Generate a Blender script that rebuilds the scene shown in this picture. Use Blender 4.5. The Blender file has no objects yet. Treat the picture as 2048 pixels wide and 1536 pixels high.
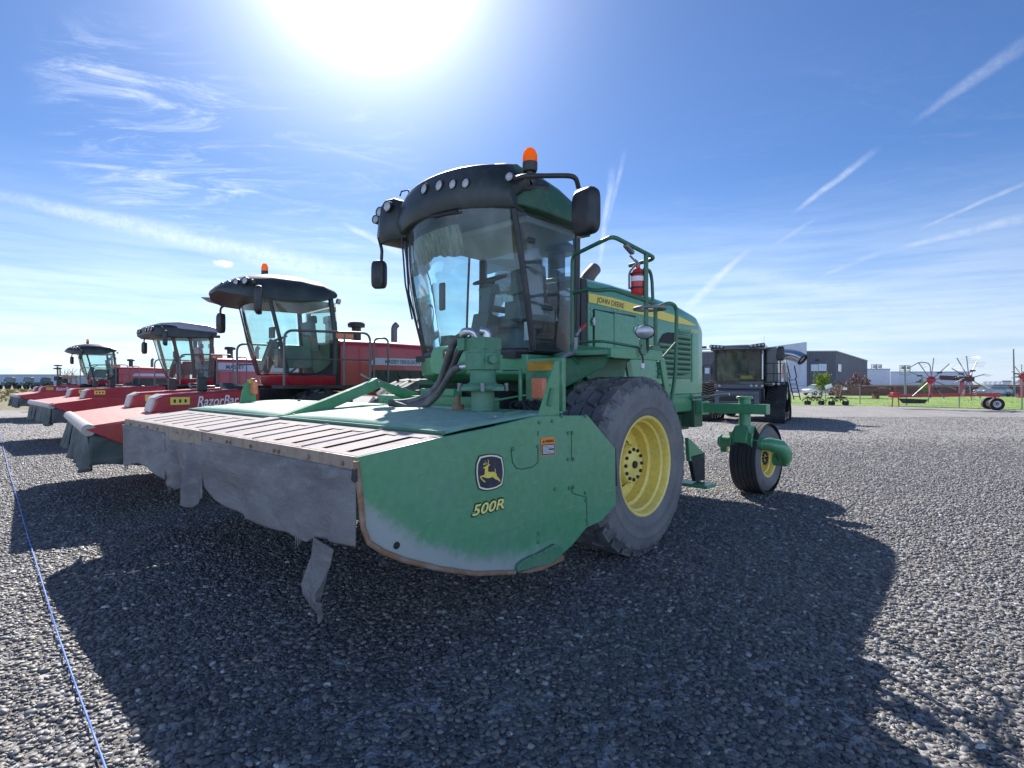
import bpy, bmesh, math, random
from mathutils import Vector, Matrix
random.seed(7)
R = math.radians
SC = bpy.context.scene
COL = SC.collection
F = 1118.0            # focal length measured in the 2048 px photograph
HOR = 766.0
CAMH = 1.70

# ------------------------------------------------------------------ frames
class Frame:
    """A machine frame: local x = machine left, y = back, z = up."""
    def __init__(s, ox, oy, yaw):
        s.o = (ox, oy); s.yaw = R(yaw)
        s.l = (math.cos(s.yaw), math.sin(s.yaw)); s.b = (-math.sin(s.yaw), math.cos(s.yaw))
        s.c = (-(ox*s.l[0]+oy*s.l[1]), -(ox*s.b[0]+oy*s.b[1]), CAMH)
    def P(s, u, v, x=None, y=None, z=None):
        p = (u-1024)/F; q = (HOR-v)/F
        d = (p*s.l[0]+s.l[1], p*s.b[0]+s.b[1], q)
        if x is not None: t = (x-s.c[0])/d[0]
        elif y is not None: t = (y-s.c[1])/d[1]
        else: t = (z-s.c[2])/d[2]
        return Vector((s.c[0]+d[0]*t, s.c[1]+d[1]*t, s.c[2]+d[2]*t))

def V(*a): return Vector(a)

# ------------------------------------------------------------------ mesh builder
SINGLE = {'pillars': 'pillar', 'bolts': 'bolt', 'strip_bolts': 'bolt', 'cover_bolts': 'bolt', 'motor_bolts': 'bolt', 'frayed_threads': 'frayed_thread', 'track_wheels': 'track_wheel', 'decal_symbols': 'decal_symbol'}
class MB:
    def __init__(s): s.v = []; s.f = []; s.m = []; s.mi = 0
    def add(s, vs, fs):
        o = len(s.v); s.v += [tuple(q) for q in vs]
        for f in fs: s.f.append([o+i for i in f]); s.m.append(s.mi)
        return s
    def box(s, c, d, rz=0, rx=0, ry=0):
        M = Matrix.Rotation(rz, 3, 'Z') @ Matrix.Rotation(ry, 3, 'Y') @ Matrix.Rotation(rx, 3, 'X')
        c = Vector(c); vs = []
        for i in (-.5, .5):
            for j in (-.5, .5):
                for k in (-.5, .5): vs.append(c + M @ Vector((i*d[0], j*d[1], k*d[2])))
        return s.add(vs, [(0,1,3,2),(4,6,7,5),(0,4,5,1),(2,3,7,6),(0,2,6,4),(1,5,7,3)])
    def span(s, a, b):
        return s.box([(a[i]+b[i])/2 for i in range(3)], [abs(b[i]-a[i]) for i in range(3)])
    def prism(s, poly, ex):
        n = len(poly); ex = Vector(ex); poly = [Vector(p) for p in poly]
        vs = poly + [p+ex for p in poly]
        return s.add(vs, [list(range(n))[::-1], list(range(n, 2*n))] + [(i, (i+1) % n, n+(i+1) % n, n+i) for i in range(n)])
    def bar(s, a, b, w, h, up=(0,0,1)):
        a = Vector(a); b = Vector(b); d = (b-a).normalized(); up = Vector(up)
        sd = d.cross(up)
        if sd.length < 1e-4: sd = d.cross(Vector((1,0,0)))
        sd.normalize(); u = sd.cross(d).normalized()
        q = [a+sd*(w/2*i)+u*(h/2*j) for i, j in ((-1,-1),(1,-1),(1,1),(-1,1))]
        return s.prism(q, b-a)
    def tube(s, pts, r, n=8, fil=0.0, cap=True, closed=False):
        P = [Vector(p) for p in pts]
        if fil > 0 and len(P) > 2:
            Q = [P[0]]
            for i in range(1, len(P)-1):
                a, b, c = P[i-1], P[i], P[i+1]
                da = min(fil, (a-b).length*.48); dc = min(fil, (c-b).length*.48)
                p0 = b+(a-b).normalized()*da; p2 = b+(c-b).normalized()*dc
                for k in range(6):
                    t = k/5; Q.append(p0*(1-t)**2 + b*2*t*(1-t) + p2*t*t)
            Q.append(P[-1]); P = Q
        m = len(P); rad = list(r) if isinstance(r, (list, tuple)) else [r]*m
        if len(rad) != m: rad = [rad[min(len(rad)-1, int(i*(len(rad)-1)/(m-1)))]*(1-(i*(len(rad)-1)/(m-1))%1)+rad[min(len(rad)-1, int(i*(len(rad)-1)/(m-1))+1)]*((i*(len(rad)-1)/(m-1))%1) for i in range(m)]
        T = []
        for i in range(m):
            if closed: T.append((P[(i+1) % m]-P[i-1]).normalized())
            elif i == 0: T.append((P[1]-P[0]).normalized())
            elif i == m-1: T.append((P[-1]-P[-2]).normalized())
            else: T.append(((P[i+1]-P[i]).normalized()+(P[i]-P[i-1]).normalized()).normalized())
        up = Vector((0,0,1)) if abs(T[0].z) < .9 else Vector((1,0,0))
        nrm = T[0].cross(up).normalized(); vs = []
        for i in range(m):
            if i:
                nrm = nrm - T[i]*nrm.dot(T[i]); nrm.normalize()
            bn = T[i].cross(nrm)
            for k in range(n):
                a = 2*math.pi*k/n; vs.append(P[i]+(nrm*math.cos(a)+bn*math.sin(a))*rad[i])
        fs = []
        for i in range(m if closed else m-1):
            j = (i+1) % m
            for k in range(n): fs.append((i*n+k, i*n+(k+1) % n, j*n+(k+1) % n, j*n+k))
        if cap and not closed: fs += [list(range(n))[::-1], [(m-1)*n+k for k in range(n)]]
        return s.add(vs, fs)
    def lathe(s, prof, o, ax, n=24, a0=0, a1=2*math.pi):
        o = Vector(o); ax = Vector(ax).normalized()
        up = Vector((0,0,1)) if abs(ax.z) < .9 else Vector((1,0,0))
        e1 = ax.cross(up).normalized(); e2 = ax.cross(e1)
        full = abs(a1-a0-2*math.pi) < 1e-6; N = n if full else n+1; vs = []
        for h, r in prof:
            for k in range(N):
                a = a0+(a1-a0)*k/n; vs.append(o+ax*h+(e1*math.cos(a)+e2*math.sin(a))*max(r, 1e-4))
        fs = []
        for i in range(len(prof)-1):
            for k in range(n):
                j = (k+1) % N; fs.append((i*N+k, i*N+j, (i+1)*N+j, (i+1)*N+k))
        return s.add(vs, fs)
    def cyl(s, a, b, r, n=16, r2=None):
        a = Vector(a); b = Vector(b); h = (b-a).length; r2 = r if r2 is None else r2
        return s.lathe([(0,0),(0,r),(h,r2),(h,0)], a, b-a, n)
    def ball(s, c, r, n=12, sc=(1,1,1)):
        c = Vector(c); vs = []; fs = []; m = n//2
        for i in range(m+1):
            th = math.pi*i/m
            for k in range(n):
                ph = 2*math.pi*k/n
                vs.append(c+Vector((math.sin(th)*math.cos(ph)*r*sc[0], math.sin(th)*math.sin(ph)*r*sc[1], math.cos(th)*r*sc[2])))
        for i in range(m):
            for k in range(n): fs.append((i*n+k, i*n+(k+1) % n, (i+1)*n+(k+1) % n, (i+1)*n+k))
        return s.add(vs, fs)
    def loft(s, rings, caps=True, closed=True):
        n = len(rings[0]); vs = [p for r in rings for p in r]; fs = []
        for i in range(len(rings)-1):
            for k in range(n if closed else n-1): fs.append((i*n+k, i*n+(k+1) % n, (i+1)*n+(k+1) % n, (i+1)*n+k))
        if caps: fs += [list(range(n))[::-1], [(len(rings)-1)*n+k for k in range(n)]]
        return s.add(vs, fs)
    def grid(s, fn, nu, nv):
        vs = [fn(i/nu, j/nv) for i in range(nu+1) for j in range(nv+1)]
        return s.add(vs, [(i*(nv+1)+j, (i+1)*(nv+1)+j, (i+1)*(nv+1)+j+1, i*(nv+1)+j+1) for i in range(nu) for j in range(nv)])
    def pieces(s):
        """far-apart pieces of this mesh: loose islands joined when nearer than half the larger one's size"""
        n = len(s.v); par = list(range(n))
        def find(a):
            while par[a] != a: par[a] = par[par[a]]; a = par[a]
            return a
        for f in s.f:
            r = find(f[0])
            for i in f[1:]: par[find(i)] = r
        key = {}
        for i, q in enumerate(s.v):          # islands that meet at a point count as one
            k = (round(q[0],4), round(q[1],4), round(q[2],4))
            if k in key: par[find(i)] = find(key[k])
            else: key[k] = i
        isl = {}
        for i in range(n): isl.setdefault(find(i), []).append(i)
        roots = list(isl); k = len(roots)
        if k < 2 or k > 260: return None
        bx = []
        for r in roots:
            P = [s.v[i] for i in isl[r]]; lo = [min(q[j] for q in P) for j in range(3)]; hi = [max(q[j] for q in P) for j in range(3)]
            bx.append((lo, hi, math.dist(lo, hi)))
        pp = list(range(k))
        def f2(a):
            while pp[a] != a: pp[a] = pp[pp[a]]; a = pp[a]
            return a
        for i in range(k):
            for j in range(i):
                g = math.sqrt(sum(max(0, bx[i][0][m]-bx[j][1][m], bx[j][0][m]-bx[i][1][m])**2 for m in range(3)))
                if g < .48*max(bx[i][2], bx[j][2]): pp[f2(i)] = f2(j)
        grp = {}
        for i in range(k): grp.setdefault(f2(i), []).append(i)
        if len(grp) < 2 or len(grp) > 40: return None
        of = {}
        for gi, (r, mem) in enumerate(sorted(grp.items(), key=lambda kv: -max(bx[i][2] for i in kv[1]))):
            for i in mem: of[roots[i]] = gi
        out = [MB() for _ in grp]; mp = [{} for _ in grp]
        for f, mi in zip(s.f, s.m):
            gi = of[find(f[0])]; o = out[gi]; m = mp[gi]; nf = []
            for i in f:
                if i not in m: m[i] = len(o.v); o.v.append(s.v[i])
                nf.append(m[i])
            o.f.append(nf); o.m.append(mi)
        return out
    def build(s, name, mat, parent=None, smooth=35, bevel=0, solid=0, seg=2):
        if parent is not None:
            pc = s.pieces()
            if pc: return [q.build1(SINGLE.get(name, name), mat, parent, smooth, bevel, solid, seg) for q in pc][0]
        return s.build1(name, mat, parent, smooth, bevel, solid, seg)
    def build1(s, name, mat, parent=None, smooth=35, bevel=0, solid=0, seg=2):
        me = bpy.data.meshes.new(name); me.from_pydata(s.v, [], s.f)
        for m in (mat if isinstance(mat, (list, tuple)) else [mat]): me.materials.append(m)
        me.polygons.foreach_set('material_index', s.m)
        bm = bmesh.new(); bm.from_mesh(me)
        bmesh.ops.remove_doubles(bm, verts=bm.verts, dist=1e-5)
        bmesh.ops.recalc_face_normals(bm, faces=bm.faces); bm.to_mesh(me); bm.free()
        if smooth:
            me.polygons.foreach_set('use_smooth', [True]*len(me.polygons)); me.set_sharp_from_angle(angle=R(smooth))
        o = bpy.data.objects.new(name, me); COL.objects.link(o)
        if parent is not None: o.parent = parent
        if solid:
            md = o.modifiers.new('s', 'SOLIDIFY'); md.thickness = solid; md.offset = 0
        if bevel:
            md = o.modifiers.new('b', 'BEVEL'); md.width = bevel; md.segments = seg; md.limit_method = 'ANGLE'; md.angle_limit = R(40)
            if smooth: md.harden_normals = False
        return o

def empty(name, loc=(0,0,0), rz=0, parent=None):
    o = bpy.data.objects.new(name, None); COL.objects.link(o)
    o.location = loc; o.rotation_euler = (0,0,rz); o.empty_display_size = .3
    if parent is not None: o.parent = parent
    return o
def tag(o, label, cat, group=None, kind=None):
    if label: o['label'] = label
    if cat: o['category'] = cat
    if group: o['group'] = group
    if kind: o['kind'] = kind
    return o
def copy_tree(o, parent=None):
    c = o.copy(); COL.objects.link(c); c.parent = parent
    for ch in o.children: copy_tree(ch, c)
    return c

def ring(cx, cz, y, w, zb, zt, n=10, e=3.0, eb=None):
    """closed cross-section in x,z at depth y: flat bottom zb, superellipse crown to zt, half-width w"""
    out = [Vector((cx-w, y, zb)), Vector((cx+w, y, zb))]
    for k in range(1, n):
        a = math.pi*k/n; c = math.cos(a); si = math.sin(a)
        out.append(Vector((cx+w*math.copysign(abs(c)**(2/e), c), y, zb+(zt-zb)*abs(si)**(2/e))))
    return out

def text_mesh(body, w, h, shear=0, bold=0.0, extrude=.001):
    cu = bpy.data.curves.new('t', 'FONT'); cu.body = body; cu.shear = shear; cu.offset = bold; cu.resolution_u = 4
    ob = bpy.data.objects.new('t', cu); COL.objects.link(ob)
    dg = bpy.context.evaluated_depsgraph_get(); me = bpy.data.meshes.new_from_object(ob.evaluated_get(dg))
    bpy.data.objects.remove(ob); bpy.data.curves.remove(cu)
    xs = [v.co.x for v in me.vertices]; ys = [v.co.y for v in me.vertices]
    x0, x1, y0, y1 = min(xs), max(xs), min(ys), max(ys)
    for v in me.vertices:
        v.co = Vector(((v.co.x-x0)/(x1-x0)*w, (v.co.y-y0)/(y1-y0)*h, 0))
    return me
def lettering(name, body, mat, parent, p0, p1, p2, shear=0, bold=0.0, lift=(0,0,0)):
    """p0 lower-left corner, p1 lower-right, p2 upper-left of the lettering's box, in local space"""
    p0, p1, p2 = Vector(p0), Vector(p1), Vector(p2); lift = Vector(lift)
    me = text_mesh(body, 1, 1, shear, bold)
    for v in me.vertices: v.co = p0+(p1-p0)*v.co.x+(p2-p0)*v.co.y+lift
    me.materials.append(mat); me.name = name
    o = bpy.data.objects.new(name, me); COL.objects.link(o); o.parent = parent
    return o

# ------------------------------------------------------------------ materials
def lin(c):
    return tuple(((x/255)/12.92 if x/255 <= .04045 else ((x/255+.055)/1.055)**2.4) for x in c)+(1,)
class NT:
    def __init__(s, nt): s.nt = nt
    def n(s, t, **kw):
        nd = s.nt.nodes.new(t)
        for k, v in kw.items():
            if k == 'inp':
                for a, b in v.items():
                    if isinstance(b, bpy.types.NodeSocket): s.nt.links.new(b, nd.inputs[a])
                    else: nd.inputs[a].default_value = b
            else: setattr(nd, k, v)
        return nd
    def math(s, op, a, b=0.0, c=None, clamp=False):
        nd = s.nt.nodes.new('ShaderNodeMath'); nd.operation = op; nd.use_clamp = clamp
        for i, q in enumerate((a, b) if c is None else (a, b, c)):
            if isinstance(q, bpy.types.NodeSocket): s.nt.links.new(q, nd.inputs[i])
            else: nd.inputs[i].default_value = q
        return nd.outputs[0]
    def vmath(s, op, a, b=(0,0,0)):
        nd = s.nt.nodes.new('ShaderNodeVectorMath'); nd.operation = op
        for i, q in enumerate((a, b)):
            if isinstance(q, bpy.types.NodeSocket): s.nt.links.new(q, nd.inputs[i])
            else: nd.inputs[i].default_value = q
        return nd.outputs['Value'] if op in ('DOT_PRODUCT','LENGTH','DISTANCE') else nd.outputs[0]
    def mix(s, f, a, b, mode='MIX'):
        nd = s.nt.nodes.new('ShaderNodeMix'); nd.data_type = 'RGBA'; nd.blend_type = mode
        for i, q in ((0, f), (6, a), (7, b)):
            if isinstance(q, bpy.types.NodeSocket): s.nt.links.new(q, nd.inputs[i])
            else: nd.inputs[i].default_value = q if not isinstance(q, tuple) or len(q) == 4 else tuple(q)+(1,)
        return nd.outputs[2]
    def noise(s, vec, scale, detail=4, rough=.55, dist=0):
        nd = s.n('ShaderNodeTexNoise', inp={'Scale': scale, 'Detail': detail, 'Roughness': rough, 'Distortion': dist})
        if vec is not None: s.nt.links.new(vec, nd.inputs['Vector'])
        return nd.outputs['Fac']
    def step(s, v, lo, hi, a=0.0, b=1.0):
        nd = s.nt.nodes.new('ShaderNodeMapRange'); nd.interpolation_type = 'SMOOTHSTEP'
        s.nt.links.new(v, nd.inputs[0])
        for i, q in enumerate((lo, hi, a, b)): nd.inputs[i+1].default_value = q
        return nd.outputs[0]
    def scale(s, vec, sc):
        nd = s.nt.nodes.new('ShaderNodeMapping'); s.nt.links.new(vec, nd.inputs[0]); nd.inputs['Scale'].default_value = sc
        return nd.outputs[0]
def newmat(name):
    m = bpy.data.materials.new(name); m.use_nodes = True; nt = m.node_tree; nt.nodes.clear()
    t = NT(nt); out = t.n('ShaderNodeOutputMaterial'); b = t.n('ShaderNodeBsdfPrincipled')
    nt.links.new(b.outputs[0], out.inputs[0]); return m, t, b, out
def setb(t, b, **kw):
    for k, v in kw.items():
        k = k.replace('_', ' ')
        if isinstance(v, bpy.types.NodeSocket): t.nt.links.new(v, b.inputs[k])
        else: b.inputs[k].default_value = v
def paint(name, col, rough=.35, dust=(.30,.27,.22), amt=.25, top=.35, scale=3.0, metal=0, coat=0.0, bump=0.0, extra=None, spec=.5, dent=0.0):
    """painted or plastic surface with worn, dusty patches; more dust lies on faces that look up"""
    m, t, b, out = newmat(name)
    co = t.n('ShaderNodeTexCoord').outputs['Object']; geo = t.n('ShaderNodeNewGeometry')
    n1 = t.noise(co, scale, 6, .65); n2 = t.noise(co, scale*9, 3, .6)
    f = t.math('MULTIPLY', t.step(n1, .40, .75), amt)
    nz = t.n('ShaderNodeSeparateXYZ', inp={0: geo.outputs['Normal']}).outputs[2]
    up = t.math('MULTIPLY', t.step(nz, .3, 1.0), t.math('MULTIPLY', t.step(n2, .2, .8, .5, 1), top))
    f = t.math('MAXIMUM', f, up)
    c = t.mix(f, tuple(col)+(1,), tuple(dust)+(1,))
    v = t.step(n2, .2, .8, .88, 1.1)
    c = t.mix(1.0, c, t.n('ShaderNodeCombineColor', inp={0: v, 1: v, 2: v}).outputs[0], 'MULTIPLY')
    if extra: c = extra(t, co, c)
    r = t.math('ADD', t.math('MULTIPLY', f, .45), rough, clamp=True)
    setb(t, b, Base_Color=c, Roughness=r, Metallic=metal, Coat_Weight=coat)
    b.inputs['Specular IOR Level'].default_value = spec
    if dent:
        bp = t.n('ShaderNodeBump', inp={'Strength': dent, 'Distance': .02, 'Height': t.noise(co, 3.2, 3, .5)}); t.nt.links.new(bp.outputs[0], b.inputs['Normal'])
    if bump:
        bp = t.n('ShaderNodeBump', inp={'Strength': bump, 'Distance': .01, 'Height': n2}); t.nt.links.new(bp.outputs[0], b.inputs['Normal'])
    return m
def flat(name, col, rough=.5, metal=0, var=.12, scale=12):
    return paint(name, col, rough, amt=var, top=.0, scale=scale, metal=metal)
def glass(name, tint, rough=.02, gl=.9, dlo=.05, dhi=.24):
    m = bpy.data.materials.new(name); m.use_nodes = True; nt = m.node_tree; nt.nodes.clear(); t = NT(nt)
    out = t.n('ShaderNodeOutputMaterial'); co = t.n('ShaderNodeTexCoord').outputs['Object']
    n1 = t.noise(co, 2.5, 5, .6); dirt = t.step(n1, .35, .8, dlo, dhi)
    tr = t.n('ShaderNodeBsdfTransparent', inp={0: tuple(tint)+(1,)})
    gs = t.n('ShaderNodeBsdfGlossy', inp={'Roughness': rough, 'Color': (1,1,1,1)})
    dd = t.n('ShaderNodeBsdfDiffuse', inp={'Color': (.5,.55,.55,1)}); tt = t.n('ShaderNodeBsdfTranslucent', inp={'Color': (.5,.55,.55,1)}); df = t.n('ShaderNodeMixShader', inp={0: .4, 1: dd.outputs[0], 2: tt.outputs[0]})
    fr = t.n('ShaderNodeFresnel', inp={'IOR': 1.5})
    a = t.n('ShaderNodeMixShader', inp={0: dirt, 1: tr.outputs[0], 2: df.outputs[0]})
    c = t.n('ShaderNodeMixShader', inp={0: t.math('MULTIPLY', fr.outputs[0], gl), 1: a.outputs[0], 2: gs.outputs[0]})
    nt.links.new(c.outputs[0], out.inputs[0]); return m

M = {}
GREEN = (.070,.27,.125)
M['green'] = paint('green_paint', GREEN, .34, dust=(.22,.28,.24), amt=.22, top=.25, scale=2.2, coat=.3)
M['green_dull'] = paint('dull_green_paint', (.06,.20,.11), .5, dust=(.25,.27,.22), amt=.35, top=.3, scale=3)
M['green_dark'] = paint('dark_green_paint', (.02,.09,.045), .5, amt=.2, top=.2)
M['hood_green'] = paint('hood_paint', (.085,.30,.17), .3, dust=(.2,.27,.24), amt=.15, top=.15, scale=1.6, coat=.4)
M['cover_green'] = paint('cover_paint', (.15,.33,.24), .55, dust=(.42,.48,.42), amt=.6, top=.5, scale=1.3, spec=.22, dent=.25)
M['yellow'] = paint('yellow_paint', (.86,.66,.14), .36, dust=(.6,.52,.34), amt=.3, top=.1, coat=.2)
M['decal_yellow'] = flat('yellow_decal', (.82,.62,.10), .4)
M['decal_ochre'] = flat('ochre_decal', (.62,.34,.03), .5)
M['decal_orange'] = flat('orange_decal', (.80,.25,.03), .5)
M['decal_white'] = flat('white_decal', (.75,.76,.78), .45)
M['decal_black'] = flat('black_decal', (.012,.012,.014), .35)
M['decal_navy'] = flat('dark_blue_decal', (.014,.016,.045), .35)
M['decal_ivory'] = flat('ivory_decal', (.80,.77,.58), .45); M['decal_cream'] = flat('cream_decal', (.86,.78,.22), .45)
M['green_rail'] = paint('rail_green_paint', (.03,.135,.065), .4, amt=.2, top=.2)
M['black'] = paint('black_plastic', (.016,.016,.018), .45, dust=(.2,.19,.17), amt=.16, top=.15, scale=4)
M['roof_black'] = paint('roof_black_plastic', (.018,.024,.024), .42, dust=(.16,.17,.16), amt=.2, top=.12, scale=3)
M['dark'] = paint('dark_steel', (.012,.014,.014), .6, amt=.12, top=.2)
M['grey'] = paint('grey_steel', (.22,.22,.23), .45, metal=.3, amt=.3, top=.2)
M['steel'] = paint('bright_steel', (.55,.55,.56), .3, metal=.8, amt=.2, top=.1)
M['rust'] = paint('rusty_steel', (.24,.13,.07), .7, dust=(.38,.33,.29), amt=.7, top=.5, scale=9, bump=.3)
M['strip'] = paint('weathered_strip', (.30,.23,.18), .6, dust=(.19,.12,.08), amt=.75, top=.0, scale=14, bump=.25)
M['slat'] = paint('dusty_slat_sheet', (.31,.28,.29), .7, dust=(.42,.385,.36), amt=.7, top=.3, scale=5, bump=.15, spec=.2)
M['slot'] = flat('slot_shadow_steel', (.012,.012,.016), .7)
M['hose'] = paint('hydraulic_hose', (.055,.052,.055), .45, dust=(.28,.27,.26), amt=.5, top=.75, scale=7)
M['lens'] = flat('lamp_lens', (.42,.43,.44), .12)
M['lamp_rim'] = flat('lamp_rim', (.35,.36,.37), .25, metal=.6)
M['amber'] = None
M['orange_lens'] = flat('orange_reflector', (.70,.20,.10), .25)
M['white'] = flat('white_paint', (.72,.73,.74), .45)
M['offwhite'] = flat('pale_lining', (.40,.36,.27), .8)
M['seat'] = flat('seat_fabric', (.15,.17,.17), .85)
M['console'] = flat('console_plastic', (.13,.15,.15), .55)
M['red_ext'] = flat('extinguisher_red', (.55,.02,.02), .25)
M['glass'] = glass('tinted_cab_glass', (.66,.88,.90))
M['glass_blue'] = glass('blue_side_glass', (.70,.84,.92), dlo=.06, dhi=.20)
M['glass_clear'] = glass('clear_rear_glass', (.86,.93,.95), dlo=.02, dhi=.08)
M['glass_pale'] = glass('pale_green_glass', (.70,.90,.86), dlo=.05, dhi=.16)
M['glass_dark'] = glass('dark_windshield', (.42,.50,.42), gl=.8)
def amber():
    m = bpy.data.materials.new('amber_lens'); m.use_nodes = True; nt = m.node_tree; nt.nodes.clear(); t = NT(nt)
    out = t.n('ShaderNodeOutputMaterial')
    tl = t.n('ShaderNodeBsdfTranslucent', inp={0: (1.0,.36,.04,1)}); df = t.n('ShaderNodeBsdfGlossy', inp={0: (1,.6,.4,1), 1: .1})
    dd = t.n('ShaderNodeBsdfDiffuse', inp={0: (.95,.24,.02,1)})
    a = t.n('ShaderNodeMixShader', inp={0: .35, 1: tl.outputs[0], 2: dd.outputs[0]})
    b = t.n('ShaderNodeMixShader', inp={0: .06, 1: a.outputs[0], 2: df.outputs[0]})
    nt.links.new(b.outputs[0], out.inputs[0]); return m
M['amber'] = amber()
def tyre_mat(name, base, dust, lo=.35, hi=.7):
    m, t, b, out = newmat(name)
    co = t.n('ShaderNodeTexCoord').outputs['Object']
    n1 = t.noise(co, 3.2, 7, .7); n2 = t.noise(co, 40, 4, .6)
    f = t.step(t.math('ADD', t.math('MULTIPLY', n1, .75), t.math('MULTIPLY', n2, .25)), lo, hi)
    c = t.mix(f, base+(1,), dust+(1,)); setb(t, b, Base_Color=c, Roughness=.78)
    bp = t.n('ShaderNodeBump', inp={'Strength': .35, 'Distance': .006, 'Height': n2}); t.nt.links.new(bp.outputs[0], b.inputs['Normal'])
    return m
M['tyre'] = tyre_mat('dusty_tyre_rubber', (.125,.124,.13), (.215,.205,.195), .3, .75)
M['tyre_tread'] = tyre_mat('tread_rubber', (.09,.092,.10), (.24,.23,.22), .38, .75)
M['rubber'] = tyre_mat('dark_rubber', (.022,.023,.026), (.09,.085,.08), .45, .8)
M['rib_rubber'] = tyre_mat('rib_tyre_rubber', (.026,.027,.030), (.07,.07,.07), .45, .8)
def curtain_mat(name, c1, c2, c3):
    m, t, b, out = newmat(name)
    co = t.n('ShaderNodeTexCoord').outputs['Object']
    rt_ = t.n('ShaderNodeMapping', inp={0: co}); rt_.inputs['Rotation'].default_value = (0,R(35),0); rt_.inputs['Scale'].default_value = (1,1,2.6); n1 = t.noise(rt_.outputs[0], 1.3, 7, .62, .5); n2 = t.noise(rt_.outputs[0], 4.5, 8, .75, .5); n3 = t.noise(co, 60, 3, .6)
    c = t.mix(t.step(n1, .35, .7), c1+(1,), c2+(1,)); c = t.mix(t.math('MULTIPLY', t.step(n2, .48, .80), .6), c, c3+(1,)); s3 = t.n('ShaderNodeSeparateXYZ', inp={0: co}).outputs[2]; c = t.mix(t.math('MULTIPLY', t.step(t.math('ADD', s3, t.math('MULTIPLY', n1, .3)), .95, .78), .45), c, c2+(1,))
    setb(t, b, Base_Color=c, Roughness=.6)
    h = t.math('ADD', t.math('MULTIPLY', n1, 1.0), t.math('MULTIPLY', n2, .3))
    bp = t.n('ShaderNodeBump', inp={'Strength': .75, 'Distance': .08, 'Height': h}); t.nt.links.new(bp.outputs[0], b.inputs['Normal'])
    return m
M['curtain'] = curtain_mat('dusty_rubber_curtain', (.12,.115,.12), (.20,.195,.20), (.37,.365,.375))
M['curtain_grey'] = curtain_mat('grey_canvas_curtain', (.06,.07,.07), (.10,.115,.115), (.17,.185,.185))
RED = (.40,.014,.028)
M['red'] = paint('red_paint', RED, .38, dust=(.30,.17,.15), amt=.18, top=.35, scale=2, coat=.3)
M['red_deck'] = paint('dusty_red_deck', (.36,.03,.035), .34, dust=(.55,.38,.30), amt=.55, top=.6, scale=1.6)
M['grey_cap'] = paint('pale_dusty_cap', (.42,.36,.33), .4, dust=(.55,.48,.42), amt=.5, top=.3)
M['rail'] = paint('grey_rail_paint', (.11,.11,.12), .35, metal=.3, amt=.2, top=.2)
M['roof_grey'] = paint('grey_roof_plastic', (.24,.25,.30), .35, amt=.2, top=.2)
M['bronze'] = flat('brown_pillar', (.10,.055,.045), .5)
M['stripe'] = flat('grey_stripe_decal', (.42,.45,.55), .35)
# ------------------------------------------------------------------ camera, light, sky
cam = bpy.data.cameras.new('camera'); co_ = bpy.data.objects.new('camera', cam); COL.objects.link(co_)
cam.sensor_width = 36; cam.lens = 36*F/2048; co_.location = (0,0,CAMH); co_.rotation_euler = (R(90),0,0)
cam.shift_y = -(768-HOR)/2048; cam.clip_end = 6000; cam.clip_start = .05
SC.camera = co_
SUN = Vector(((733-1024)/F, 1, (HOR+130)/F)).normalized()
sl = bpy.data.lights.new('sun', 'SUN'); so = bpy.data.objects.new('sun', sl); COL.objects.link(so)
sl.energy = 4.6; sl.angle = R(.5); sl.color = (1,.94,.86)
so.rotation_euler = SUN.to_track_quat('Z', 'Y').to_euler(); so.location = (0,0,30)
w = bpy.data.worlds.new('World'); SC.world = w; w.use_nodes = True
nt = w.node_tree; nt.nodes.clear(); t = NT(nt)
out = t.n('ShaderNodeOutputWorld'); bg = t.n('ShaderNodeBackground'); nt.links.new(bg.outputs[0], out.inputs[0])
sky = t.n('ShaderNodeTexSky'); sky.sky_type = 'NISHITA'; sky.sun_disc = False
sky.sun_elevation = math.asin(SUN.z); sky.sun_rotation = math.atan2(SUN.x, SUN.y); sky.air_density = 1.0; sky.dust_density = .15; sky.ozone_density = 2.5
gen = t.n('ShaderNodeTexCoord').outputs['Generated']
d = t.vmath('NORMALIZE', gen)
c = t.mix(1.0, sky.outputs[0], (.235,.325,.462,1), 'MULTIPLY')
# haze close to the sun (circumsolar aureole)
cs = t.vmath('DOT_PRODUCT', d, tuple(SUN))
cs = t.math('MAXIMUM', cs, 0.0)
a1 = t.math('MULTIPLY', t.math('POWER', cs, 300.0), 30.0)
a2 = t.math('MULTIPLY', t.math('POWER', cs, 48.0), 4.3)
a3 = t.math('MULTIPLY', t.math('POWER', cs, 7.0), .32)
au = t.math('ADD', t.math('ADD', a1, a2), a3)
c = t.mix(1.0, c, t.n('ShaderNodeCombineColor', inp={0: au, 1: au, 2: t.math('MULTIPLY', au, .98)}).outputs[0], 'ADD')
sep = t.n('ShaderNodeSeparateXYZ', inp={0: d}); dz = sep.outputs[2]
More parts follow.
